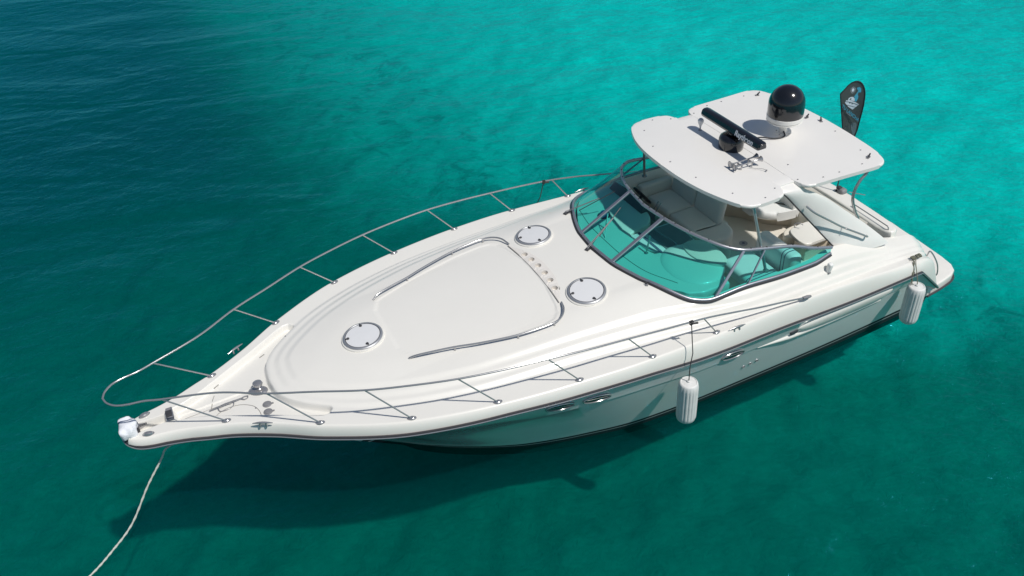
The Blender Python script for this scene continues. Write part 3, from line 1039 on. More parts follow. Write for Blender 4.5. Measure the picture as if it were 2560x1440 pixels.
def build_anchor_gear():
    # chain stopper, snap hook and bridle lying on the foredeck
    b = MB()
    z = dz(13.30, .0)
    b.box((13.29, .0, z + .03), (.10, .13, .07), M['dark'], bev=.006)
    b.box((13.28, -.10, z + .045), (.09, .06, .02), M['grey'], bev=.004)
    b.box((13.28, .10, z + .045), (.09, .06, .02), M['grey'], bev=.004)
    b.tube([(13.24, -.11, z + .055), (13.24, .11, z + .055)], .012, M['chrome'], n=8)
    b.build('chain_stopper', yacht)
    h = MB()
    zz = dz(12.5, .10) + .03
    h.tube([(12.75, .12, zz - .005), (12.5, .115, zz + .01), (12.25, .105, zz + .005)], [.008, .017, .009], M['chrome'], n=8)
    h.tube(spline([(12.62, .13, zz), (12.60, .20, zz - .02), (12.48, .215, zz - .02), (12.40, .17, zz - .02), (12.38, .12, zz)], 5), .007, M['chrome'], n=8)
    h.tube(spline([(12.26, .11, zz), (12.22, .14, zz - .01), (12.17, .125, zz - .01), (12.165, .09, zz - .01), (12.21, .075, zz - .01), (12.26, .10, zz)], 5), .008, M['chrome'], n=8)
    for k in (12.58, 12.44):
        h.tube([(k, .115, zz - .03), (k, .115, zz + .012)], .012, M['chrome'], n=8)
    h.build('anchor_bridle', yacht)
    r = MB()
    r.tube([(13.80, -.09, 2.10), (13.80, .09, 2.10)], .05, M['dark'], n=14)
    for s in (-1, 1):
        r.box((13.80, .085 * s, 2.12), (.34, .012, .14), M['chrome'], bev=.004)
    r.build('bow_roller', yacht)
build_anchor_gear()

# round deck hatches
def deck_normal(x, y):
    e = .15
    gx = (dz(x + e, y) - dz(x - e, y)) / (2 * e); gy = (dz(x, y + e) - dz(x, y - e)) / (2 * e)
    return Vector((-gx, -gy, 1)).normalized()
def hatch(x, y):
    nz = deck_normal(x, y)
    zz = max(dz(x + dx, y + dy) for dx, dy in ((0, 0), (.25, 0), (-.25, 0), (0, .25), (0, -.25)))
    q = Vector((0, 0, 1)).rotation_difference(nz).to_matrix().to_4x4()
    T = Matrix.Translation((x, y, (zz + dz(x, y)) / 2 + .004)) @ q
    b = MB()
    b.lathe([(.345, -.03), (.345, .004), (.338, .012), (.325, .014)], M['gel'], 64, T)
    o = b.build('round_hatch', yacht)
    r = MB()
    r.lathe([(.322, -.01), (.320, .028), (.308, .040), (.288, .042), (.280, .034), (.278, -.01)], M['ring'], 64, T)
    r.build('rim', o)
    l = MB()
    l.lathe([(.277, .0), (.277, .030), (.272, .035), (.15, .039), (0, .041)], M['lid'], 64, T)
    l.build('lid', o)
    g = MB()
    ring = [T @ Vector((.2785 * math.cos(a), .2785 * math.sin(a), .0345)) for a in np.linspace(0, 2 * math.pi, 64, endpoint=False)]
    g.tube(ring, .0045, M['gasket'], n=6, closed=True)
    g.build('gasket', o)
    for a in (-11, -101, 90):
        a = math.radians(a)
        k = MB()
        c = T @ Matrix.Translation((.235 * math.cos(a), .235 * math.sin(a), .036)) @ Matrix.Rotation(a, 4, 'Z')
        k.lathe([(.024, -.004), (.024, .012), (.014, .018), (0, .018)], M['dark'], 16, c)
        k.tube([c @ Vector((-.01, 0, .014)), c @ Vector((.036, .012, .014))], [.014, .010], M['dark'], n=8)
        k.build('latch', o)
hatch(10.228, 0.0)
hatch(6.68, .936)
hatch(6.68, -.936)

# sun pad grab rails
GRAB = [(9.765, .835), (9.65, .885), (9.4, .95), (9.08, 1.03), (8.68, 1.16), (8.12, 1.30), (7.68, 1.345), (7.45, 1.335), (7.31, 1.26), (7.215, 1.13), (7.16, .955)]
for side in (1, -1):
    lift = [.0, .045, .055, .055, .055, .055, .055, .055, .055, .05, .012]
    pts = [(x, y * side, dz(x, y) + .012 + l) for (x, y), l in zip(GRAB, lift)]
    b = MB(); b.tube(spline(pts, 8), .0155, M['chrome'], n=12)
    for x, y in ((9.08, 1.03), (8.12, 1.30), (7.5, 1.337)):
        b.tube([(x, y * side, dz(x, y) - .005), (x, y * side, dz(x, y) + .06)], [.018, .012], M['chrome'], n=8)
    b.build('grab_rail', yacht)

# crescent plate with six round holders behind the sun pad
def build_crescent():
    def base(x, y):
        r = min(math.hypot(x - a, y - c) for a, c in HOLES)
        if r < .10:
            a, c = min(HOLES, key=lambda h: math.hypot(x - h[0], y - h[1]))
            return max(dz(a + dx, c + dy) for dx, dy in ((0, .1), (0, -.1), (.1, 0), (-.1, 0))) + .001
        return dz(x, y)
    front = lambda t: (7.19 - .045 * math.cos(t * math.pi / 2), .93 * t)
    back = lambda t: (7.19 - .045 * math.cos(t * math.pi / 2) - .235 * (1 - abs(t) ** 2.4), .93 * t)
    ts = [-1, -.452, -.226, .02, .269, .505, 1]
    V = []; F = []
    for i, (hx, hy) in enumerate(HOLES):
        t0, t1 = ts[i], ts[i + 1]
        poly = [front(t) for t in np.linspace(t0, t1, 30)] + [back(t) for t in np.linspace(t1, t0, 30)]
        n = 150
        for k in range(n):
            a = 2 * math.pi * k / n; d = (math.cos(a), math.sin(a)); best = .07
            for p, q in zip(poly, poly[1:] + poly[:1]):
                ex, ey = q[0] - p[0], q[1] - p[1]
                den = d[0] * ey - d[1] * ex
                if abs(den) < 1e-9: continue
                u = ((p[0] - hx) * ey - (p[1] - hy) * ex) / den
                w = ((p[0] - hx) * d[1] - (p[1] - hy) * d[0]) / den
                if u > 0 and -1e-6 <= w <= 1 + 1e-6: best = max(best, u)
            for rr in (.058, .5 * (.058 + best), best):
                x_, y_ = hx + d[0] * rr, hy + d[1] * rr
                V.append((x_, y_, base(x_, y_) + .006))
        o = i * n * 3
        for k in range(n):
            for j in range(2):
                p0 = o + k * 3 + j; p1 = o + ((k + 1) % n) * 3 + j
                F.append((p0, p0 + 1, p1 + 1, p1))
    p = mesh_obj('cup_holder_panel', V, F, M['panel'], yacht, angle=60)
    for hx, hy in HOLES:
        c = MB()
        zz = base(hx, hy) + .004
        c.lathe([(.062, .004), (.057, .003), (.055, -.066), (.045, -.074), (0, -.075)], M['panel'], 28, Matrix.Translation((hx, hy, zz)), cap=False)
        c.build('cup_holder', p)
    # dark gap between pad and panel
    g = MB()
    g.tube([(7.192 - .047 * math.cos(t * math.pi / 2), .93 * t, dz(7.19, .93 * t) + .012) for t in np.linspace(-1, 1, 30)], .009, M['seam'], n=6)
    g.build('pad_seam', yacht)
build_crescent()

# small deck fittings ahead of the windshield
for side in (1, -1):
    x, y = 5.74, 1.27 * side
    b = MB(); z = dz(x, y)
    b.box((x, y, z + .008), (.10, .05, .016), M['grey'], Matrix.Rotation(.9 * side, 4, 'Z'), bev=.004)
    b.tube([(x, y, z), (x + .02, y, z + .06)], [.02, .008], M['dark'], n=8)
    b.build('canvas_fitting', yacht)
    x, y = 2.62, 2.13 * side
    b = MB(); z = dz(x, y)
    b.box((x, y + .01 * side, z + .075), (.085, .085, .21), M['whitevinyl'], Matrix.Rotation(-.2 * side, 4, 'X'), bev=.025, seg=3)
    b.box((x + .01, y + .04 * side, z - .01), (.05, .03, .03), M['grey'], Matrix.Rotation(-.2 * side, 4, 'X'), bev=.008)
    b.build('side_light', yacht)

# ------------------------------------------------------------------ windshield
WT = [0, .25, .4, .5, .58, .66, .76, .86, .94, 1.0]
WB = [(6.0, 0), (5.95, .51), (5.74, 1.13), (5.50, 1.57), (5.22, 1.86), (4.90, 1.97), (4.38, 1.99), (3.5, 2.03), (2.9, 2.02), (2.45, 1.95)]
WTOP = [(5.0, 0, 3.14), (4.93, .51, 3.123), (4.80, .95, 3.085), (4.62, 1.30, 3.03), (4.42, 1.56, 2.97), (4.17, 1.72, 2.915), (3.85, 1.77, 2.85), (3.25, 1.85, 2.73), (2.82, 1.93, 2.58), (2.45, 1.95, 2.47)]
def wbase(t):
    s = 1 if t >= 0 else -1; t = abs(t)
    x = float(pchip(t, WT, [p[0] for p in WB])); y = float(pchip(t, WT, [p[1] for p in WB]))
    return Vector((x, y * s, dz(x, y) + .012))
def wtop(t):
    s = 1 if t >= 0 else -1; t = abs(t)
    return Vector((float(pchip(t, WT, [p[0] for p in WTOP])), s * float(pchip(t, WT, [p[1] for p in WTOP])), float(pchip(t, WT, [p[2] for p in WTOP]))))
def wpt(t, h, off=0.0):
    b = wbase(t); a = wtop(t)
    p = b.lerp(a, h)
    nrm = (wbase(min(1, t + .02)) - wbase(max(-1, t - .02))).cross(a - b)
    if nrm.length < 1e-6: return p
    nrm.normalize()
    if nrm.x < 0 and abs(t) < .5: nrm = -nrm
    if abs(t) >= .5 and nrm.y * t < 0: nrm = -nrm
    return p + nrm * off
def build_windshield():
    wsh = MB()
    tt = [k / 80 for k in range(-80, 81)]
    wsh.tube([wbase(t) + Vector((0, 0, .022)) for t in tt], .026, M['alu'], n=10)
    frame = wsh.build('windshield', yacht)
    g = MB()
    pts = []
    for t in tt:
        p = wbase(t); o = (p - Vector((4.0, 0, p.z))); o.z = 0
        o = o.normalized() if abs(t) < .62 else Vector((0.15, 1 if t > 0 else -1, 0)).normalized()
        pts.append(p + o * .03 + Vector((0, 0, -.002)))
    g.tube(pts, .020, M['gasket'], n=8)
    g.build('base_gasket', frame)
    h = MB()
    h.tube([wtop(t) for t in tt], .030, M['alu'], n=10)
    h.build('header', frame)
    # snaps on the header
    for t in [-.95, -.8, -.7] + [k * .085 for k in range(-7, 8)] + [.7, .78, .86, .95]:
        s = MB(); p = wtop(t) + Vector((0, 0, .028))
        s.lathe([(.014, -.004), (.013, .006), (0, .008)], M['gasket'], 10, Matrix.Translation(p))
        s.build('snap', frame)
    for t, w in ((-.66, .036), (-.25, .034), (.25, .034), (.66, .036), (.775, .016), (-.775, .016)):
        m = MB()
        a = wpt(t, .0, .006); c = wpt(t, 1.0, .006)
        along = (wbase(min(1, t + .02)) - wbase(max(-1, t - .02))).normalized()
        n = along.cross((c - a).normalized()).normalized()
        k = 8; vs = []; fs = []
        prof = [(-w, -.012), (-w, .010), (-w * .8, .016), (w * .8, .016), (w, .010), (w, -.012)]
        for i in range(k + 1):
            p = a.lerp(c, i / k)
            sgn = 1 if n.dot(p - Vector((4, 0, p.z))) > 0 else -1
            vs += [p + along * u + n * v * sgn for u, v in prof]
        for i in range(k):
            for j in range(6):
                fs.append((i * 6 + j, i * 6 + (j + 1) % 6, (i + 1) * 6 + (j + 1) % 6, (i + 1) * 6 + j))
        fs += [tuple(range(6)), tuple(k * 6 + j for j in range(6))]
        m.add(vs, fs, M['alu'])
        m.build('mullion', frame)
    cuts = [-1, -.775, -.66, -.25, .25, .66, .775, 1]
    for a, c in zip(cuts[:-1], cuts[1:]):
        n = max(4, int((c - a) * 60)); vs = []; fs = []
        for i in range(n + 1):
            t = a + (c - a) * i / n
            for k in range(7):
                vs.append(wpt(t, .02 + .96 * k / 6))
        for i in range(n):
            for k in range(6):
                fs.append((i * 7 + k, i * 7 + k + 1, (i + 1) * 7 + k + 1, (i + 1) * 7 + k))
        p = mesh_obj('pane', vs, fs, M['glass'], frame, angle=180)
    # wipers
    for bx, by, t0, h0, t1, h1 in ((6.10, -.02, -.05, .18, -.16, .72), (5.83, -1.27, -.40, .12, -.345, .80), (5.80, 1.22, .44, .10, .62, .16)):
        w = MB()
        z = dz(bx, by)
        if by > 1: continue
        w.box((bx, by, z + .012), (.09, .07, .025), M['dark'], Matrix.Rotation(.4, 4, 'Z'), bev=.008)
        e = wpt(t0 * .5 + t1 * .5, .52, .045)
        p0 = Vector((bx, by, z + .05))
        w.tube([Vector((bx, by, z)), p0], .017, M['grey'], n=8)
        for o in (-.012, .018):
            w.tube([p0 + Vector((0, o, 0)), e + Vector((0, o * .4, 0))], .006, M['grey'], n=6)
        w.tube([wpt(t0, h0, .022), wpt(t0 * .5 + t1 * .5, (h0 + h1) / 2, .03), wpt(t1, h1, .022)], .0085, M['dark'], n=6)
        w.build('wiper', frame)
build_windshield()

# ------------------------------------------------------------------ hardtop
zb_ = curve([(1.0, 3.645), (3.0, 3.70), (3.4, 3.705), (4.2, 3.725), (4.75, 3.735)])
zcam = curve([(1.0, .015), (3.0, .025), (3.4, .04), (4.5, .09), (4.75, .09)])
def rz(x, y):
    return float(zb_(x) + zcam(x) * (1 - min(1.2, (y / 1.65) ** 2)))
def sym(half):
    """half outline with y >= 0 listed front centre -> aft centre"""
    return half + [(x, -y) for x, y in half[::-1] if abs(y) > 1e-6]
def smooth_outline(pts, n=5):
    """corner-cutting smoothing of an open outline; ends stay"""
    P = [np.array(p[:2], float) for p in pts]
    closed = np.allclose(P[0], P[-1])
    for _ in range(3):
        Q = [] if closed else [P[0]]
        for a, b in zip(P[:-1], P[1:]):
            Q += [a * .75 + b * .25, a * .25 + b * .75]
        Q.append(Q[0] if closed else P[-1])
        P = Q
    return [(float(p[0]), float(p[1])) for p in P]
def build_hardtop():
    top = empty_part('hardtop', yacht)
    fh = smooth_outline([(4.665, 0), (4.645, .5), (4.55, .95), (4.42, 1.27), (4.29, 1.51), (4.17, 1.655), (4.02, 1.715), (3.75, 1.72), (3.5, 1.695), (3.40, 1.64), (3.345, 1.53), (3.33, 1.42)], 5) + [(3.33, 1.2), (3.33, .6), (3.33, 0)]
    front = slab('front_panel', sym(fh), -.062, 0, M['roof'], top, bev=.026, seg=4, zfun=rz, step=.12)
    ah = [(3.03, 0), (3.03, .6), (3.03, 1.2)] + smooth_outline([(3.03, 1.36), (3.005, 1.5), (2.95, 1.62), (2.85, 1.675), (2.6, 1.69), (2.2, 1.70), (1.8, 1.72), (1.54, 1.735), (1.34, 1.715), (1.20, 1.58), (1.13, 1.25), (1.09, .8), (1.065, .4), (1.055, 0)], 5)
    aft = slab('aft_panel', sym(ah), -.062, 0, M['roof'], top, bev=.026, seg=4, zfun=rz, step=.12)
    mid = sym([(3.42, 0), (3.42, .7), (3.42, 1.30), (3.38, 1.43), (2.98, 1.43), (2.94, 1.30), (2.94, .7), (2.94, 0)])
    arch = slab('arch', mid, -.10, -.006, M['roof'], top, bev=.012, seg=2, zfun=rz, step=.15)
    # arch legs: swept wings down to the coaming
    F_ = [(3.40, 1.40, 3.665), (3.36, 1.50, 3.63), (3.27, 1.555, 3.56), (3.0, 1.575, 3.25), (2.63, 1.62, 2.82), (2.42, 1.70, 2.56), (2.27, 1.75, 2.38), (2.17, 1.80, 2.24), (2.12, 1.82, 2.10)]
    B_ = [(2.98, 1.40, 3.655), (2.93, 1.50, 3.61), (2.84, 1.555, 3.545), (2.43, 1.585, 3.28), (2.03, 1.625, 2.95), (1.56, 1.70, 2.56), (1.28, 1.76, 2.31), (1.06, 1.82, 2.10), (.92, 1.85, 1.95)]
    fs_ = spline(F_, 6); bs_ = spline(B_, 6)
    for side in (1, -1):
        vs = []; fs = []
        n = 12
        K = len(fs_)
        for i in range(K):
            f = Vector(fs_[i]); b = Vector(bs_[i])
            k = i / (K - 1)
            ax = (b - f)
            if i < K - 1:
                dn = Vector(fs_[i + 1]) - f + Vector(bs_[i + 1]) - b
            out = dn.cross(ax).normalized()
            if i < 8: out = Vector((0, .35 + .08 * i, .93 - .06 * i)).normalized() if out.y < 0 else out
            if out.y < 0: out = -out
            for j in range(n + 1):                       # outer skin, gently bulged
                q = j / n
                vs.append(f + ax * q + out * (.055 * math.sin(q * math.pi) ** .6 * (.5 + .5 * k)))
            for j in range(n, -1, -1):                   # inner skin
                q = j / n
                vs.append(f + ax * q - out * (.055 * math.sin(q * math.pi) ** .5 + .012))
        m = 2 * (n + 1)
        for i in range(K - 1):
            for j in range(m):
                fs.append((i * m + j, i * m + (j + 1) % m, (i + 1) * m + (j + 1) % m, (i + 1) * m + j))
        fs += [tuple(range(m)), tuple((K - 1) * m + j for j in range(m))]
        vs = [(v[0], v[1] * side, v[2]) for v in vs]
        mesh_obj('arch_leg', vs, fs, M['roof'], top, angle=50)
        # dark seal on the front edge of the leg
        g = MB()
        g.tube([(p[0] + .012, (p[1] + .01) * side, p[2]) for p in fs_[8:]], .013, M['rub'], n=8)
        g.build('edge_seal', top)
        # grab rail on the outside of the leg
        hr = [(2.88, 1.66, 3.28), (2.76, 1.75, 3.16), (2.45, 1.79, 2.93), (2.165, 1.82, 2.72), (1.9, 1.85, 2.55), (1.67, 1.885, 2.41), (1.56, 1.90, 2.335), (1.52, 1.85, 2.315)]
        b = MB(); b.tube(spline([(x, (y - .012) * side, z) for x, y, z in hr], 6), .018, M['chrome'], n=10)
        b.tube([(2.05, 1.86 * side, 2.645), (2.05, 1.70 * side, 2.62)], .010, M['chrome'], n=8)
        b.build('leg_rail', top)
        # curved tube under the aft panel
        c = MB()
        c.tube(spline([(1.56, 1.62 * side, 3.62), (1.64, 1.655 * side, 3.53), (1.765, 1.66 * side, 3.42), (1.838, 1.66 * side, 3.26), (1.842, 1.66 * side, 3.07), (1.73, 1.66 * side, 2.80), (1.60, 1.66 * side, 2.56), (1.55, 1.66 * side, 2.2)], 8), .026, M['chrome'], n=12)
        c.build('aft_strut', top)
        d = MB()
        d.tube([(3.98, 1.56 * side, 3.69), (3.74, 1.83 * side, 2.38)], .025, M['chrome'], n=12)
        d.lathe([(.05, -.01), (.05, .01), (.03, .02)], M['chrome'], 16, Matrix.Translation((3.74, 1.83 * side, 2.40)))
        d.build('front_post', top)
    # fastener caps
    caps = [(4.477, 0)] + [(x, y * s) for s in (1, -1) for x, y in ((4.405, .628), (4.157, 1.278), (3.76, 1.605), (3.45, 1.46), (2.95, 1.43), (2.77, .98), (2.75, .30), (2.54, 1.575), (2.2, 1.58), (1.68, 1.56), (1.36, 1.19), (1.24, .45))]
    first = None
    for x, y in caps:
        if first is None:
            b = MB()
            b.lathe([(.026, -.006), (.026, .003), (.021, .006), (.019, .004)], M['ring'], 16)
            b.lathe([(.019, -.006), (.017, .009), (.010, .012), (0, .012)], M['dark'], 14)
            first = b.build('fastener_cap', top)
            first.location = (x, y, rz(x, y)); first.scale = (.62, .62, .8)
        else:
            copy_to(first, (x, y, rz(x, y)), top)
    b = MB()
    b.lathe([(.008, -.004), (.008, .003), (0, .004)], M['grey'], 10)
    sc = None
    for s in (1, -1):
        for x, y in ((3.30, 1.30), (3.29, .95), (3.30, .6), (3.07, .78), (3.07, 1.1), (3.07, 1.38), (3.18, .9), (3.30, .25)):
            if sc is None:
                sc = b.build('screw', top); sc.location = (x, y * s, rz(x, y) - .010)
            else:
                copy_to(sc, (x, y * s, rz(x, y) - .010), top)
    # folding lugs
    for x, y, r in ((1.446, 1.451, .3), (1.446, -1.451, -.3), (1.32, -.21, .1), (1.19, .03, 1.2)):
        b = MB(); mx = Matrix.Translation((x, y, rz(x, y))) @ Matrix.Rotation(r, 4, 'Z')
        b.box(mx @ Vector((0, 0, .006)), (.075, .05, .014), M['grey'], Matrix.Rotation(r, 4, 'Z'), bev=.004)
        b.tube([mx @ Vector((.0, 0, .01)), mx @ Vector((-.045, .005, .075))], [.018, .012], M['dark'], n=8)
        b.tube([mx @ Vector((-.02, -.03, .03)), mx @ Vector((-.02, .03, .03))], .008, M['chrome'], n=6)
        b.build('canvas_lug', top)

def empty_part(name, parent):
    o = bpy.data.objects.new(name, None); o.empty_display_size = .1
    return link(o, parent)
build_hardtop()

def text_mesh(s, size, extrude, m, name, parent, mx, shear=0.0, spacing=1.0, bold=0.0):
    cu = bpy.data.curves.new('lettering', 'FONT')
    cu.body = s; cu.size = size; cu.extrude = extrude; cu.shear = shear; cu.space_character = spacing; cu.offset = bold
    o = link(bpy.data.objects.new('lettering', cu))
    dg = bpy.context.evaluated_depsgraph_get()
    me = bpy.data.meshes.new_from_object(o.evaluated_get(dg))
    bpy.data.objects.remove(o)
    me.transform(mx)
    me.materials.clear(); me.materials.append(m)
    t = bpy.data.objects.new(name, me)
    return link(t, parent)

def build_radar():
    x, y = 3.22, .02
    z = rz(x, y) - .012
    b = MB()
    prof = [(.19, 0), (.203, .02), (.207, .10), (.205, .19), (.19, .232), (.15, .26), (.10, .275), (0, .28)]
    T = Matrix.Translation((x, y, z)) @ Matrix.Diagonal((1.05, 1.08, 1, 1))
    b.lathe(prof, M['black'], 40, T)
    ring = [T @ Vector((.201 * math.cos(a), .201 * math.sin(a), .15)) for a in np.linspace(0, 2 * math.pi, 40, endpoint=False)]
    b.tube(ring, .004, M['dark'], n=6, closed=True)
    b.box((x + .195, y + .06, z + .08), (.03, .05, .12), M['black'], bev=.008)
    base = b.build('radar_scanner', yacht)
    a = MB()
    a.lathe([(.07, .25), (.06, .33)], M['black'], 20, Matrix.Translation((x, y, z)))
    # open array: rounded trapezoid section swept along y, tapered ends
    prof = [(-.085, -.055), (-.095, -.02), (-.075, .045), (-.035, .065), (.035, .065), (.075, .045), (.097, -.02), (.088, -.055)]
    vs = []; fs = []; L = .80
    ys = [-L, -L + .02, -L + .06, -.4, 0, .4, L - .06, L - .02, L]
    for i, yy in enumerate(ys):
        k = .72 if i in (0, 8) else .93 if i in (1, 7) else 1
        vs += [(x + px * k * 1.0, y + yy, z + .385 + pz * k * 1.08) for px, pz in prof]
    n = len(prof)
    for i in range(len(ys) - 1):
        for j in range(n):
            fs.append((i * n + j, i * n + (j + 1) % n, (i + 1) * n + (j + 1) % n, (i + 1) * n + j))
    fs += [tuple(range(n)), tuple((len(ys) - 1) * n + j for j in range(n))]
    a.add(vs, fs, M['black'])
    a.build('antenna_bar', base, angle=30)
    # maker's name on the forward face
    up_ = Vector((-.022, 0, .065)).normalized(); rt = Vector((0, 1, 0)); nn = rt.cross(up_)
    o = Vector((x + .099, y + .17, z + .385 - .026))
    mx = Matrix(((rt.x, up_.x, nn.x, o.x), (rt.y, up_.y, nn.y, o.y), (rt.z, up_.z, nn.z, o.z), (0, 0, 0, 1)))
    text_mesh('Raytheon', .125, .0015, M['text'], 'maker_lettering', base, mx, spacing=.98, bold=.004)
build_radar()

def build_dome():
    x, y = 2.08, .03
    z = rz(x, y)
    b = MB()
    T = Matrix.Translation((x, y, z))
    b.lathe([(.135, -.01), (.135, .008), (.075, .014), (.07, .05), (.068, .20), (.11, .235)], M['roof'], 32, T)
    o = b.build('satellite_dome', yacht)
    c = MB()
    c.lathe([(.10, .225), (.26, .235), (.30, .25), (.316, .266), (.316, .276), (.300, .282), (.300, .292), (.318, .298), (.318, .366), (.312, .371)], M['roof'], 56, T)
    c.build('dome_base', o)
    d = MB()
    prof = [(.312, .368), (.315, .40), (.315, .585)] + [(.313 * math.cos(a), .585 + .320 * math.sin(a)) for a in np.linspace(.05, math.pi / 2, 16)]
    d.lathe(prof, M['black'], 56, T)
    d.build('radome', o)
    k = MB()
    k.tube(spline([(x + .03, y + .05, z + .06), (x + .10, y + .16, z + .03), (x + .28, y + .14, z + .025), (x + .55, y + .02, z + .07), (x + .85, y - .02, z + .04), (3.06, y, rz(3.06, 0) + .02)], 8), .014, M['gasket'], n=8)
    k.build('cable', o)
    for a in (.4, 2.0, 3.6, 5.2):
        s = MB(); s.lathe([(.012, 0), (.011, .012), (0, .014)], M['chrome'], 10, Matrix.Translation((x + .115 * math.cos(a), y + .115 * math.sin(a), z + .006)))
        s.build('bolt', o)
build_dome()

def build_horn():
    b = MB()
    c0 = Vector((3.47, .70, rz(3.47, .70)))
    o = None
    ax = Vector((-.96, .05, .03)).normalized()
    for off in (-.055, .055):
        h = MB()
        cc = c0 + Vector((0, off, .10 + (.0 if off < 0 else .0)))
        q = ax.to_track_quat('Z', 'Y').to_matrix().to_4x4()
        T = Matrix.Translation(cc) @ q
        h.lathe([(.050, .285), (.052, .29), (.030, .25), (.014, .20), (.0105, .10), (.010, -.10), (.013, -.18), (.032, -.225), (.062, -.25), (.064, -.245), (.02, -.232)], M['chrome'], 22, T)
        if o is None:
            o = h.build('air_horn', yacht)
        else:
            h.build('trumpet', o)
    s = MB()
    for d in (-.12, .10):
        s.tube([c0 + Vector((d, -.05, -.01)), c0 + Vector((d, -.05, .095))], .010, M['chrome'], n=8)
        s.tube([c0 + Vector((d, .05, -.01)), c0 + Vector((d, .05, .095))], .010, M['chrome'], n=8)
        s.tube([c0 + Vector((d, -.075, .085)), c0 + Vector((d, .075, .085))], .012, M['chrome'], n=8)
    s.build('bracket', o)
    w = MB()
    w.tube(spline([c0 + Vector((-.05, .06, .02)), c0 + Vector((-.12, .14, .01)), c0 + Vector((-.20, .20, .012)), c0 + Vector((-.24, .28, .008))], 6), .004, M['grey'], n=6)
    w.lathe([(.016, -.004), (.014, .012), (0, .016)], M['grey'], 12, Matrix.Translation(c0 + Vector((-.24, .28, 0))))
    w.build('wire', o)
    # anchor light bulb on a short stem
    x, y = 3.27, -.80; z = rz(x, y) - .012
    l = MB()
    l.lathe([(.035, -.004), (.034, .012), (.016, .02), (.013, .07), (.018, .075)], M['chrome'], 18, Matrix.Translation((x, y, z)))
    lo = l.build('masthead_light', yacht)
    g = MB()
    g.lathe([(.018, .07), (.022, .10), (.048, .15), (.056, .185), (.05, .215), (.03, .235), (0, .24)], M['lid'], 24, Matrix.Translation((x, y, z)))
    g.build('globe', lo)
build_horn()

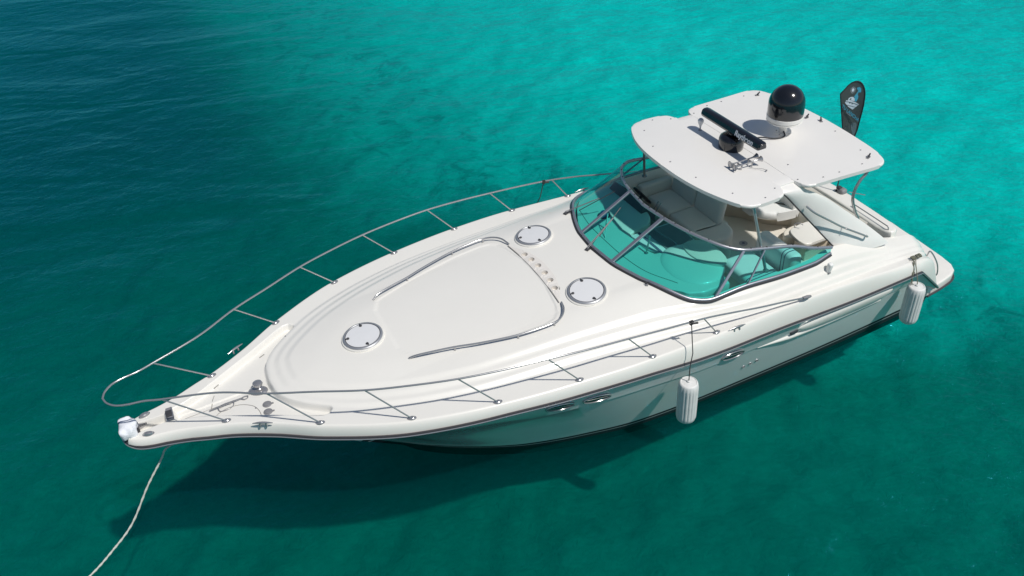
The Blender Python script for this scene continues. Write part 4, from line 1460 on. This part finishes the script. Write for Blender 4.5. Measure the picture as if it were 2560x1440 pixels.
# ------------------------------------------------------------------ cockpit
def build_cockpit():
    fl = sym([(5.5, 0), (5.4, 1.0), (4.9, 1.78), (3.5, 1.84), (2.2, 1.76), (.9, 1.70), (.9, 0)])
    slab('cockpit_floor', fl, .92, 1.0, M['cream'], yacht, bev=0)
    b = MB(); b.lathe([(.085, 0), (.085, .006), (.03, .008)], M['ring'], 24, Matrix.Translation((2.19, -.50, 1.0)))
    b.lathe([(.035, .004), (.03, .010), (0, .010)], M['stripe'], 16, Matrix.Translation((2.19, -.50, 1.0))); b.build('table_socket', yacht)
    # dash: one moulded deck under the glass with a helm side and a companion side
    def fr(y): return float(np.interp(abs(y), [0, .44, 1.0, 1.47, 1.76, 1.9], [5.955, 5.91, 5.74, 5.49, 5.22, 4.86])) - .01
    ys = np.linspace(1.84, -1.84, 41)
    aft = lambda y: float(pchip(-y, [-1.85, -1.5, -.95, -.62, -.58, -.2, .18, .24, .5, 1.0, 1.5, 1.85], [4.5, 4.45, 4.55, 4.75, 5.08, 5.16, 5.12, 4.75, 4.5, 4.42, 4.36, 4.3]))
    out = [(fr(y), y) for y in ys] + [(aft(y), y) for y in ys[::-1]]
    def dzf(x, y):
        e = .04 * math.exp(-((x - 4.9) / .5) ** 2 - ((y - 1.15) / .5) ** 2)
        return e - .02 * (abs(y) / 1.8) ** 2
    dash = slab('dash', out, 2.30, 2.475, M['gel'], yacht, bev=.03, seg=3, zfun=dzf, step=.15)
    seam_pts = spline([(5.50, -1.35, 0), (5.60, -.8, 0), (5.62, -.2, 0), (5.60, .4, 0), (5.50, .95, 0), (5.25, 1.45, 0)], 8)
    s = MB(); s.tube([(p[0], p[1], 2.478 + dzf(p[0], p[1])) for p in seam_pts], .006, M['seam'], n=6); s.build('seam', dash)
    # bulkhead below the dash
    w = MB()
    w.add([(aft(y) + .05, y, z) for z in (.98, 2.34) for y in ys], [(i, i + 1, 41 + i + 1, 41 + i) for i in range(40)], M['cream'])
    w.build('bulkhead', yacht)
    # companionway hatch: white slide with dark bands
    ch = slab('companionway_hatch', [(5.14, -.16), (5.16, .1), (5.10, .40), (4.98, .60), (4.25, .58), (4.22, -.14)], 2.36, 2.455, M['whitevinyl'], yacht, bev=.02, seg=3)
    slab('smoked_panel', [(4.86, -.10), (4.84, .55), (4.28, .53), (4.26, -.09)], 2.456, 2.470, M['grey'], ch, bev=.004, seg=1)
    slab('band', [(5.00, -.15), (4.99, .56), (4.94, .57), (4.95, -.15)], 2.456, 2.463, M['stripe'], ch, bev=0)
    r = MB(); r.tube(spline([(4.72, -.12, 2.46), (4.74, -.06, 2.53), (4.72, .25, 2.545), (4.66, .5, 2.53), (4.64, .56, 2.46)], 6), .012, M['chrome'], n=8); r.build('hatch_rail', ch)
    p = MB()
    p.tube([(5.22, .47, 2.48), (5.14, .45, 2.80)], .014, M['chrome'], n=8)
    p.lathe([(.04, 0), (.035, .012), (.015, .02)], M['chrome'], 16, Matrix.Translation((5.22, .47, 2.476)))
    p.build('post', dash)
    q = MB(); q.tube([(5.42, -.55, 2.48), (5.36, -.56, 2.78)], .012, M['chrome'], n=8); q.tube([(5.36, -.56, 2.78), (5.58, -.30, 2.48)], .008, M['chrome'], n=8); q.build('mirror_bracket', dash)
    # companion console: rounded mound on the port side with a pale lid
    vs = []; fs = []; n = 30; k = 8
    for i in range(k + 1):
        a = i / k * math.pi / 2
        for j in range(n):
            t = 2 * math.pi * j / n
            vs.append((4.74 + .52 * math.cos(a) ** .5 * math.cos(t), 1.12 + .60 * math.cos(a) ** .5 * math.sin(t), 2.46 + .075 * math.sin(a)))
    fs = [(i * n + j, i * n + (j + 1) % n, (i + 1) * n + (j + 1) % n, (i + 1) * n + j) for i in range(k) for j in range(n)]
    mesh_obj('console_mound', vs, fs, M['gel'], dash)
    slab('chart_lid', smooth_outline([(4.62, .66), (4.70, .95), (4.62, 1.30), (4.42, 1.50), (4.22, 1.46), (4.16, 1.1), (4.22, .75), (4.42, .62), (4.62, .66)], 4)[:-1], 2.50, 2.565, M['cream'], dash, bev=.02, seg=2)
    # compass with dark dome, and small cable
    c = MB(); c.lathe([(.10, 0), (.10, .02), (.08, .03), (.07, .07), (.04, .10), (0, .11)], M['bluedk'], 24, Matrix.Translation((5.22, -.93, 2.47)))
    c.lathe([(.115, -.005), (.115, .016), (.09, .022)], M['dark'], 24, Matrix.Translation((5.22, -.93, 2.47)))
    c.build('compass', dash)
    # helm: dark instrument pod and wheel
    pod = MB()
    vs = [(4.62, -1.72, 2.46), (4.62, -.62, 2.46), (4.52, -1.68, 2.60), (4.52, -.66, 2.60), (4.30, -1.70, 2.40), (4.30, -.62, 2.40), (4.30, -1.70, 2.2), (4.30, -.62, 2.2)]
    pod.add(vs, [(0, 1, 3, 2), (2, 3, 5, 4), (4, 5, 7, 6), (0, 2, 4, 6), (1, 7, 5, 3), (0, 6, 7, 1)], M['dark'])
    po = pod.build('helm_pod', yacht, angle=20)
    for yy in (-1.5, -1.3, -1.1, -.9):
        g = MB(); nrm = Vector((-.2, 0, .22)).normalized()
        T = Matrix.Translation((4.41, yy, 2.503)) @ nrm.to_track_quat('Z', 'Y').to_matrix().to_4x4()
        g.lathe([(.06, -.01), (.06, .012), (.05, .014), (.048, .006), (0, .006)], M['black'], 20, T); g.build('gauge', po)
    wh = MB()
    wc_ = Vector((4.10, -1.35, 2.32)); ax = Vector((-.80, 0, .60)).normalized()
    T = Matrix.Translation(wc_) @ ax.to_track_quat('Z', 'Y').to_matrix().to_4x4()
    wh.tube([T @ Vector((.21 * math.cos(a), .21 * math.sin(a), 0)) for a in np.linspace(0, 2 * math.pi, 40, endpoint=False)], .020, M['gasket'], n=10, closed=True)
    for a in (.5, 2.6, 4.7):
        wh.tube([T @ Vector((0, 0, -.02)), T @ Vector((.2 * math.cos(a), .2 * math.sin(a), 0))], [.02, .011], M['dark'], n=8)
    wh.lathe([(.05, -.03), (.05, .01), (.03, .02), (0, .02)], M['dark'], 18, T)
    wh.tube([wc_, wc_ - ax * .22], .03, M['dark'], n=10)
    wh.build('steering_wheel', yacht)
    t = MB()
    for yy in (-.78, -.70):
        t.tube([(4.24, yy, 2.32), (4.12, yy, 2.50)], [.008, .012], M['chrome'], n=8)
    t.box((4.26, -.74, 2.32), (.12, .18, .06), M['dark'], bev=.015); t.build('throttle', yacht)
    # helm bench, two places, seat and back cushions
    def cushion(c, s, m, name, parent, rot=None, bev=.07, welt=True):
        b = MB(); b.box(c, s, m, rot, bev=min(bev, min(s) * .45), seg=4)
        return b.build(name, parent)
    be = MB(); be.box((3.40, -.95, 1.42), (.60, 1.60, .86), M['cream'], bev=.05, seg=3); bench = be.build('helm_bench', yacht)
    for yy in (-1.33, -.55):
        cushion((3.46, yy, 1.93), (.60, .77, .17), M['vinyl'], 'seat', bench)
        cushion((3.08, yy, 2.19), (.16, .77, .50), M['vinyl'], 'backrest', bench, Matrix.Rotation(-.18, 4, 'Y'))
    cushion((3.50, -1.80, 2.06), (.75, .17, .34), M['vinyl'], 'armrest', bench, bev=.05)
    # curved lounge end beside the bench
    vs = smooth_outline([(3.72, -.24), (3.74, .05), (3.60, .24), (3.36, .30), (3.10, .22), (2.98, .02), (2.99, -.24)], 6)
    e = slab('rounded_seat_end', vs, 1.0, 2.0, M['vinyl'], bench, bev=.07, seg=4)
    # port companion seat with striped cushions
    cb = MB(); cb.box((3.45, 1.28, 1.40), (.64, .96, .82), M['cream'], bev=.05, seg=3); cs = cb.build('companion_seat', yacht)
    def striped(c, s, ax_, name):
        o = cushion(c, s, M['whitevinyl'], name, cs, bev=.09)
        bm = bmesh.new(); bm.from_mesh(o.data)
        y1 = c[1] + s[1] / 2
        bands = ((y1 - .27, y1 - .248), (y1 - .20, y1 - .178))
        for k in (v for q in bands for v in q):
            bmesh.ops.bisect_plane(bm, geom=bm.verts[:] + bm.edges[:] + bm.faces[:], plane_co=(0, k, 0), plane_no=(0, 1, 0))
        o.data.materials.append(M['stripe'])
        for f in bm.faces:
            y = f.calc_center_median().y
            if any(q[0] < y < q[1] for q in bands): f.material_index = 1
        bm.to_mesh(o.data); bm.free()
    striped((3.50, 1.26, 1.90), (.66, .96, .24), 0, 'seat')
    striped((2.98, 1.28, 2.10), (.26, .96, .52), 0, 'backrest')
    # aft lounge: curved cushion on a tan base that is set back under its lip
    base = smooth_outline([(2.30, -1.70), (1.95, -1.55), (1.66, -1.30), (1.50, -1.0), (1.32, -.74), (1.08, -.58), (.98, -.45)], 4) + [(.98, -1.68), (1.6, -1.72)]
    ln = slab('aft_lounge', base, .98, 1.36, M['tan'], yacht, bev=.02, seg=2)
    cush = smooth_outline([(2.45, -1.70), (2.02, -1.52), (1.80, -1.25), (1.80, -.95), (1.80, -.68), (1.62, -.46), (1.40, -.36), (1.12, -.31), (.97, -.31)], 4) + [(.97, -1.66), (1.6, -1.71)]
    slab('seat', cush, 1.34, 1.54, M['whitevinyl'], ln, bev=.085, seg=5)
    bk = [(1.16, -.33), (1.16, -1.45), (1.5, -1.56), (2.3, -1.60), (2.3, -1.73), (1.0, -1.67), (.99, -.33)]
    slab('backrest', bk, 1.50, 1.98, M['whitevinyl'], ln, bev=.06, seg=4)
    st = slab('boarding_step', smooth_outline([(.97, -.30), (1.30, -.30), (1.52, -.16), (1.50, .05), (.97, .06), (.97, -.30)], 4)[:-1], .98, 1.18, M['cream'], yacht, bev=.03, seg=3)
    # locker on the port side with a rounded lid that overhangs its base
    wb = slab('stern_locker', [(.97, .20), (1.52, .20), (1.60, .32), (1.58, .58), (.97, .60)], .98, 1.44, M['tan'], yacht, bev=.03, seg=3)
    lidpts = smooth_outline([(1.3, .09), (1.58, .10), (1.69, .20), (1.735, .50), (1.72, .66), (1.60, .70), (1.3, .70), (.97, .70), (.97, .09), (1.3, .09)], 4)[:-1]
    slab('lid', lidpts, 1.43, 1.50, M['gel'], wb, bev=.022, seg=3)
    gk = MB(); gk.tube([(x * 1.0, y, 1.452) for x, y in [(1.3 + (p[0] - 1.3) * 1.012, .4 + (p[1] - .4) * 1.016) for p in lidpts]], .010, M['seam'], n=6, closed=True); gk.build('lid_gasket', wb)
    k = MB(); k.tube(spline([(1.50, .12, 1.50), (1.52, .14, 1.60), (1.46, .20, 1.63), (1.42, .25, 1.60)], 5), .012, M['chrome'], n=8); k.build('tap', wb)
    nk = slab('coaming_locker', smooth_outline([(1.75, 1.72), (1.72, 1.35), (1.58, 1.18), (1.2, 1.15), (.97, 1.15)], 4) + [(.97, 1.72)], .98, 1.62, M['cream'], yacht, bev=.04, seg=3)
    # transom bench across the stern
    tb = slab('transom_bench', sym([(.66, 0), (.66, 1.3), (.64, 1.50), (.58, 1.60), (.48, 1.61), (.40, 1.56), (.33, 1.42), (.30, .9), (.29, 0)]), .36, 1.92, M['gel'], yacht, bev=.05, seg=4)
    sl = MB()
    prof = [(.64, 1.885), (.70, 1.86), (.97, 1.50), (1.0, 1.44), (1.0, .98), (.64, .98)]
    vs = [(px_, yy, pz_) for yy in (-1.52, 1.10) for px_, pz_ in prof]
    sl.add(vs, [(i, (i + 1) % 6, 6 + (i + 1) % 6, 6 + i) for i in range(6)] + [tuple(range(6)), tuple(range(11, 5, -1))], M['cream'])
    sl.build('bench_front', tb)
    sn_, cs_ = .8, .6                                    # oval padded recess on the sloping front
    ov = []
    for a_ in np.linspace(0, 2 * math.pi, 36, endpoint=False):
        u_ = math.copysign(abs(math.cos(a_)) ** .7, math.cos(a_)) * .46; w_ = math.copysign(abs(math.sin(a_)) ** .7, math.sin(a_)) * .165
        ov.append(Vector((.835 - cs_ * w_, .26 + u_, 1.68 + sn_ * w_)) + Vector((sn_, 0, cs_)) * .006)
    op = MB()
    op.add(ov + [v - Vector((sn_, 0, cs_)) * .012 for v in ov], [tuple(range(36)), tuple(range(71, 35, -1))] + [(i, (i + 1) % 36, 36 + (i + 1) % 36, 36 + i) for i in range(36)], M['tan'])
    op.tube(ov, .014, M['cream'], n=8, closed=True)
    op.build('backrest_panel', tb)
    r = MB()
    r.tube(spline([(.56, .60, 1.92), (.56, .61, 1.975), (.57, .68, 1.99), (.59, 1.40, 1.99), (.59, 1.50, 1.98), (.58, 1.52, 1.91)], 6), .011, M['chrome'], n=10); r.build('stern_rail', tb)
    g = MB(); g.box((.37, .10, 1.95), (.16, .16, .12), M['grey'], bev=.05, seg=3); g.box((.40, .04, 2.01), (.09, .09, .05), M['dark'], bev=.015)
    g.tube([(.30, .20, 1.96), (.10, .44, 1.95)], .008, M['chrome'], n=6); g.build('rod_holder_box', tb)
    # grab rail on the port quarter corner
    for side in (1, -1):
        q = MB(); q.tube(spline([(-.02, 2.0 * side, dz(-.02, 2.0) - .01), (-.07, 2.02 * side, dz(-.02, 2.0) + .10), (-.26, 2.08 * side, 1.20), (-.36, 2.08 * side, .92), (-.36, 2.04 * side, .80)], 6), .014, M['chrome'], n=10); q.build('quarter_rail', yacht)
build_cockpit()

# ------------------------------------------------------------------ things that hang from, lie on or stand on the yacht
def fender(name, x, y, ztop, zbot, rope_pts, label, rope_mat, r=.165, knot=True):
    root = empty(name, (x, y, zbot))
    tag(root, label, 'fender', 'fenders hanging from the yacht')
    L = ztop - zbot
    b = MB()
    n = 72
    prof = [(0, 0), (.06, .0), (.115, .02), (.150, .06), (.164, .12), (.165, .16), (.165, L - .16), (.164, L - .10), (.150, L - .03), (.138, L - .006), (.125, L - .002), (.122, L - .012), (.06, L - .006), (0, L)]
    vs = []; fs = []
    for i, (rr, z) in enumerate(prof):
        for j in range(n):
            a = 2 * math.pi * j / n
            fl = .010 * max(0, math.cos(a * 18)) if .10 < z < L - .08 else 0
            vs.append(((max(rr, .001) - fl) * math.cos(a) * r / .165, (max(rr, .001) - fl) * math.sin(a) * r / .165, z))
    for i in range(len(prof) - 1):
        for j in range(n):
            fs.append((i * n + j, i * n + (j + 1) % n, (i + 1) * n + (j + 1) % n, (i + 1) * n + j))
    b.add(vs, fs, M['fender'])
    b.build('body', root, angle=60)
    e = MB(); e.lathe([(.03, L - .01), (.028, L + .02), (.012, L + .03)], M['fender'], 14); e.build('eye', root)
    k = MB()
    org = Vector((x, y, zbot))
    pts = [Vector(p) - org for p in rope_pts]
    k.tube([Vector((0, 0, L + .01))] + pts, .008, rope_mat, n=8)
    if knot:
        c = pts[-1]
        k.tube([c + Vector((0, 0, -.05)), c + Vector((0, .0, .0))], .016, rope_mat, n=8)
        for d in (-.022, 0, .022):
            k.tube([c + Vector((d, .030 * math.cos(a), .030 * math.sin(a))) for a in np.linspace(0, 2 * math.pi, 14, endpoint=False)], .009, rope_mat, n=6, closed=True)
        k.tube([c + Vector((0, .03, 0)), c + Vector((-.09, .04, -.01))], [.012, .018], rope_mat, n=8)
    k.build('rope', root)
    return root
fender('fender', 5.87, 2.715, 1.60, .74, [(5.86, 2.70, 1.9), (5.78, 2.64, 2.1), (5.72, 2.47, 2.575)], 'white ribbed fender hanging from the bow rail amidships by a thin black cord', M['drope'])
f2 = fender('fender', .66, 2.46, 1.27, .42, [(.66, 2.43, 1.4), (.60, 2.28, 1.60), (.54, 2.19, 1.70)], 'white ribbed fender at the stern corner tied to the aft cleat with a tangled cord', M['grope'], knot=False)
def tangled():
    b = MB(); org = Vector((.66, 2.46, .42))
    rr = random.Random(3)
    for k in range(5):
        pts = []
        for i in range(7):
            t = i / 6
            pts.append(Vector((.62 + .10 * t + .03 * rr.uniform(-1, 1), 2.22 + .16 * t + .03 * rr.random(), 1.67 - .40 * t)) - org)
        b.tube(spline(pts, 5), .0055, M['grope'], n=6)
    for k in range(9):
        a0 = rr.uniform(-.12, .12)
        b.tube([Vector((.50 + a0 + .02 * math.sin(a), 2.16 + .035 * math.cos(a), dz(.5, 2.16) + .055 + .035 * math.sin(a))) - org for a in np.linspace(0, 2 * math.pi, 14, endpoint=False)], .009, M['grope'], n=6, closed=True)
    b.build('cleat_hitch', f2)
tangled()
fender('fender', 5.80, -2.72, 1.55, .70, [(5.78, -2.62, 1.95), (5.72, -2.52, 2.2), (5.66, -2.455, 2.56)], 'fender on the far side, only its black cord showing on the far bow rail', M['drope'])

# mooring line from the stem down into the water
def mooring():
    b = MB()
    pts = spline([(12.75, 0, 1.72), (13.2, 0, 1.70), (13.45, 0, 1.66), (13.55, 0, 1.61), (13.655, .02, 1.465), (13.97, .10, 1.12), (14.375, .25, .63), (14.78, .38, .36), (15.17, .50, .17), (15.8, .70, .0), (16.6, .9, -.35), (17.8, 1.2, -1.2)], 14)
    n = 8; vs = []; fs = []
    for i, p in enumerate(pts):
        for j in range(n):
            a = 2 * math.pi * j / n + i * .9
            rr = .0155 * (1 + .22 * math.cos(2 * (a)))
            vs.append((p[0] + rr * math.sin(2 * math.pi * j / n) * .7, p[1] + rr * math.cos(2 * math.pi * j / n), p[2] + rr * math.sin(2 * math.pi * j / n) * .7))
    fs = [(i * n + j, i * n + (j + 1) % n, (i + 1) * n + (j + 1) % n, (i + 1) * n + j) for i in range(len(pts) - 1) for j in range(n)]
    b.add(vs, fs, M['rope'])
    o = b.build('mooring_line')
    tag(o, 'white twisted mooring line running from under the bow down into the water', 'rope')
mooring()

# cloth wrapped round the anchor at the bow tip
def bow_cloth():
    n = 26; k = 14; vs = []; fs = []; mi = []
    rr = random.Random(5)
    ph = [rr.uniform(0, 6.28) for _ in range(6)]
    for i in range(k + 1):
        u = i / k
        for j in range(n):
            a = 2 * math.pi * j / n
            wob = .014 * math.sin(3 * a + ph[0] + 4 * u) + .010 * math.sin(5 * a + ph[1] - 7 * u) + .012 * math.sin(9 * u + ph[2] + 2 * a)
            rad = (.108 + .02 * math.sin(u * math.pi)) * (1 if 0 < i < k else .55)
            ca, sa = math.cos(a), math.sin(a)
            pw = lambda v: math.copysign(abs(v) ** .7, v)
            vs.append((13.875 + (rad + wob) * pw(ca) * .95, -.17 + .34 * u + wob * .4 - (.0), 2.262 + (rad + wob) * pw(sa) * 1.0 - .04 * (u - .5) ** 2))
    for i in range(k):
        for j in range(n):
            fs.append((i * n + j, i * n + (j + 1) % n, (i + 1) * n + (j + 1) % n, (i + 1) * n + j)); mi.append(1 if i == 4 else 0)
    fs += [tuple(range(n)), tuple(k * n + j for j in range(n))]; mi += [0, 0]
    o = mesh_obj('anchor_cloth', vs, fs, None, angle=80, mats=[M['cloth'], M['stripe']], midx=mi)
    tag(o, 'white cloth with a navy stripe wrapped round the anchor at the bow tip', 'cloth')
bow_cloth()

# feather flag on the stern
def feather_flag():
    P0 = Vector((.42, 0, 1.86)); H = Vector((-.86, .51, 0)).normalized(); U = Vector((0, 0, 1)); NN = Vector((.51, .86, 0)).normalized()
    root = empty('feather_flag', P0)
    tag(root, 'dark feather flag with a boat logo standing on a thin pole at the stern', 'flag')
    dzo = -.06
    def ev(u, w): return .03 * math.sin(u * 9 + w * 2.0) + .015 * math.sin(w * 7)
    def pt(u, w, off=0.0): return H * u + U * (w + dzo) + NN * (ev(u, w) * .5 + off)
    out = [(-.02, .95), (-.075, 1.22), (-.109, 1.483), (-.164, 1.734), (-.212, 1.939), (-.256, 2.141), (-.269, 2.201), (-.256, 2.23), (-.214, 2.274), (-.156, 2.351), (-.096, 2.408), (-.038, 2.431), (.015, 2.431),
           (.062, 2.413), (.111, 2.363), (.146, 2.299), (.172, 2.209), (.183, 2.11), (.191, 1.969), (.19, 1.827), (.182, 1.643), (.172, 1.445), (.141, 1.309), (.10, 1.12), (.06, .95)]
    def poly(pts, m, name, parent, th, off):
        bm = bmesh.new()
        f = bm.faces.new([bm.verts.new((a, c, 0)) for a, c in pts])
        bmesh.ops.triangulate(bm, faces=[f])
        r = bmesh.ops.extrude_face_region(bm, geom=bm.faces[:])
        for g in r['geom']:
            if isinstance(g, bmesh.types.BMVert): g.co.z = th
        for k in np.arange(.9, 2.45, .06):
            bmesh.ops.bisect_plane(bm, geom=bm.verts[:] + bm.edges[:] + bm.faces[:], plane_co=(0, k, 0), plane_no=(0, 1, 0))
        for k in np.arange(-.3, .25, .05):
            bmesh.ops.bisect_plane(bm, geom=bm.verts[:] + bm.edges[:] + bm.faces[:], plane_co=(k, 0, 0), plane_no=(1, 0, 0))
        for v in bm.verts:
            v.co = pt(v.co.x, v.co.y, off + v.co.z)
        me = bpy.data.meshes.new(name); bm.to_mesh(me); bm.free(); me.materials.append(m)
        return finish(name, me, parent, True, 40)
    cx, cy = -.03, 1.8
    cloth = poly(out, M['flag'], 'flag_cloth', root, .006, -.006)
    hem = MB(); hem.tube([pt(a, c, -.003) for a, c in out], .011, M['flagedge'], n=8, closed=True); hem.build('hem', root)
    pole = MB()
    pole.tube(spline([pt(-.0, -.0 + .02), pt(.012, .46), (pt(.06, .95)), pt(.10, 1.12)], 6), .012, M['gasket'], n=8)
    pole.lathe([(.03, -.05), (.03, .06), (.016, .08)], M['dark'], 14)
    pole.build('pole', root)
    E = .0015
    poly([(-.16, 2.033), (-.146, 2.078), (-.053, 2.061), (.033, 2.028), (.106, 1.979), (.059, 1.932), (.005, 1.881), (-.087, 1.946)], M['flagwhite'], 'printed_boat', cloth, E, .0015)
    poly([(-.117, 2.07), (-.103, 2.117), (-.066, 2.136), (-.026, 2.135), (.007, 2.099), (.012, 2.048), (-.053, 2.066)], M['flagwhite'], 'printed_cabin', cloth, E, .0015)
    poly([(-.089, 2.086), (-.074, 2.110), (-.048, 2.108), (-.060, 2.080)], M['flag'], 'printed_window', cloth, E, .0025)
    ln = MB(); ln.tube([pt(a, c, .004) for a, c in ((-.152, 2.055), (-.06, 2.036), (.03, 2.0), (.095, 1.972))], .0035, M['flag'], n=6)
    ln.tube([pt(a, c, .004) for a, c in ((-.125, 1.985), (-.06, 1.965), (.0, 1.945), (.05, 1.93))], .003, M['flag'], n=6)
    for a, c in ((-.070, 2.022), (-.022, 2.002)):
        ln.tube([pt(a, c, .0), pt(a, c, .0045)], .012, M['flag'], n=10)
    ln.build('printed_lines', cloth)
    poly([(.019, 2.312), (.06, 2.325), (.088, 2.295), (.102, 2.231), (.089, 2.216), (.057, 2.222), (.046, 2.183), (.066, 2.143), (.066, 2.093), (.041, 2.033), (.011, 2.06), (.005, 2.114), (-.012, 2.14), (.015, 2.184), (.034, 2.223), (.047, 2.252), (.014, 2.287)], M['flagblue'], 'printed_wave', cloth, E, .0015)
    sn = MB()
    cxs, cys = -.05, 2.268
    disc = [pt(cxs + .024 * math.cos(a), cys + .033 * math.sin(a), .003) for a in np.linspace(0, 2 * math.pi, 18, endpoint=False)]
    sn.add(disc + [v - NN * .004 for v in disc], [tuple(range(18)), tuple(range(35, 17, -1))] + [(i, (i + 1) % 18, 18 + (i + 1) % 18, 18 + i) for i in range(18)], M['flagwhite'])
    for a in np.linspace(0, 2 * math.pi, 12, endpoint=False):
        sn.tube([pt(cxs + .033 * math.cos(a), cys + .043 * math.sin(a), .003), pt(cxs + .050 * math.cos(a), cys + .066 * math.sin(a), .003)], .0032, M['flagwhite'], n=5)
    sn.build('printed_sun', cloth)
    poly([(.031, 1.574), (.062, 1.604), (.117, 1.603), (.142, 1.561), (.141, 1.415), (.11, 1.331), (.049, 1.469)], M['flaggrey'], 'faded_wave', cloth, E, .0015)
    fs = MB()
    for a in np.linspace(0, 2 * math.pi, 9, endpoint=False):
        fs.tube([pt(-.03 + .03 * math.cos(a), 1.50 + .04 * math.sin(a), .003), pt(-.03 + .05 * math.cos(a), 1.50 + .066 * math.sin(a), .003)], .0032, M['flaggrey'], n=5)
    fs.build('faded_sun', cloth)
    def text(s, a, c, d, upv, size, m, name, shear=0.0, bold=0.0):
        rt = (pt(*c) - pt(*a)); rt = (H * (c[0] - a[0]) + U * (c[1] - a[1])).normalized()
        u2 = (H * upv[0] + U * upv[1]).normalized()
        o = H * a[0] + U * (a[1] + dzo) + NN * .030
        mx = Matrix(((rt.x, u2.x, NN.x, o.x), (rt.y, u2.y, NN.y, o.y), (rt.z, u2.z, NN.z, o.z), (0, 0, 0, 1)))
        return text_mesh(s, size, .001, m, name, cloth, mx, shear, 1.0, bold)
    text('TU LANCHA', (-.212, 1.952), (.035, 1.735), 0, (.30, 1.0), .083, M['flagblue'], 'flag_lettering', bold=.0015)
    st = MB()
    for k in range(8):
        a = -.10 + .0125 * k; c = 1.818 - .0108 * k
        st.tube([pt(a, c, .006), pt(a + .007, c + .016, .006)], .0028, M['flagwhite'], n=5)
    st.build('small_print', cloth)
feather_flag()
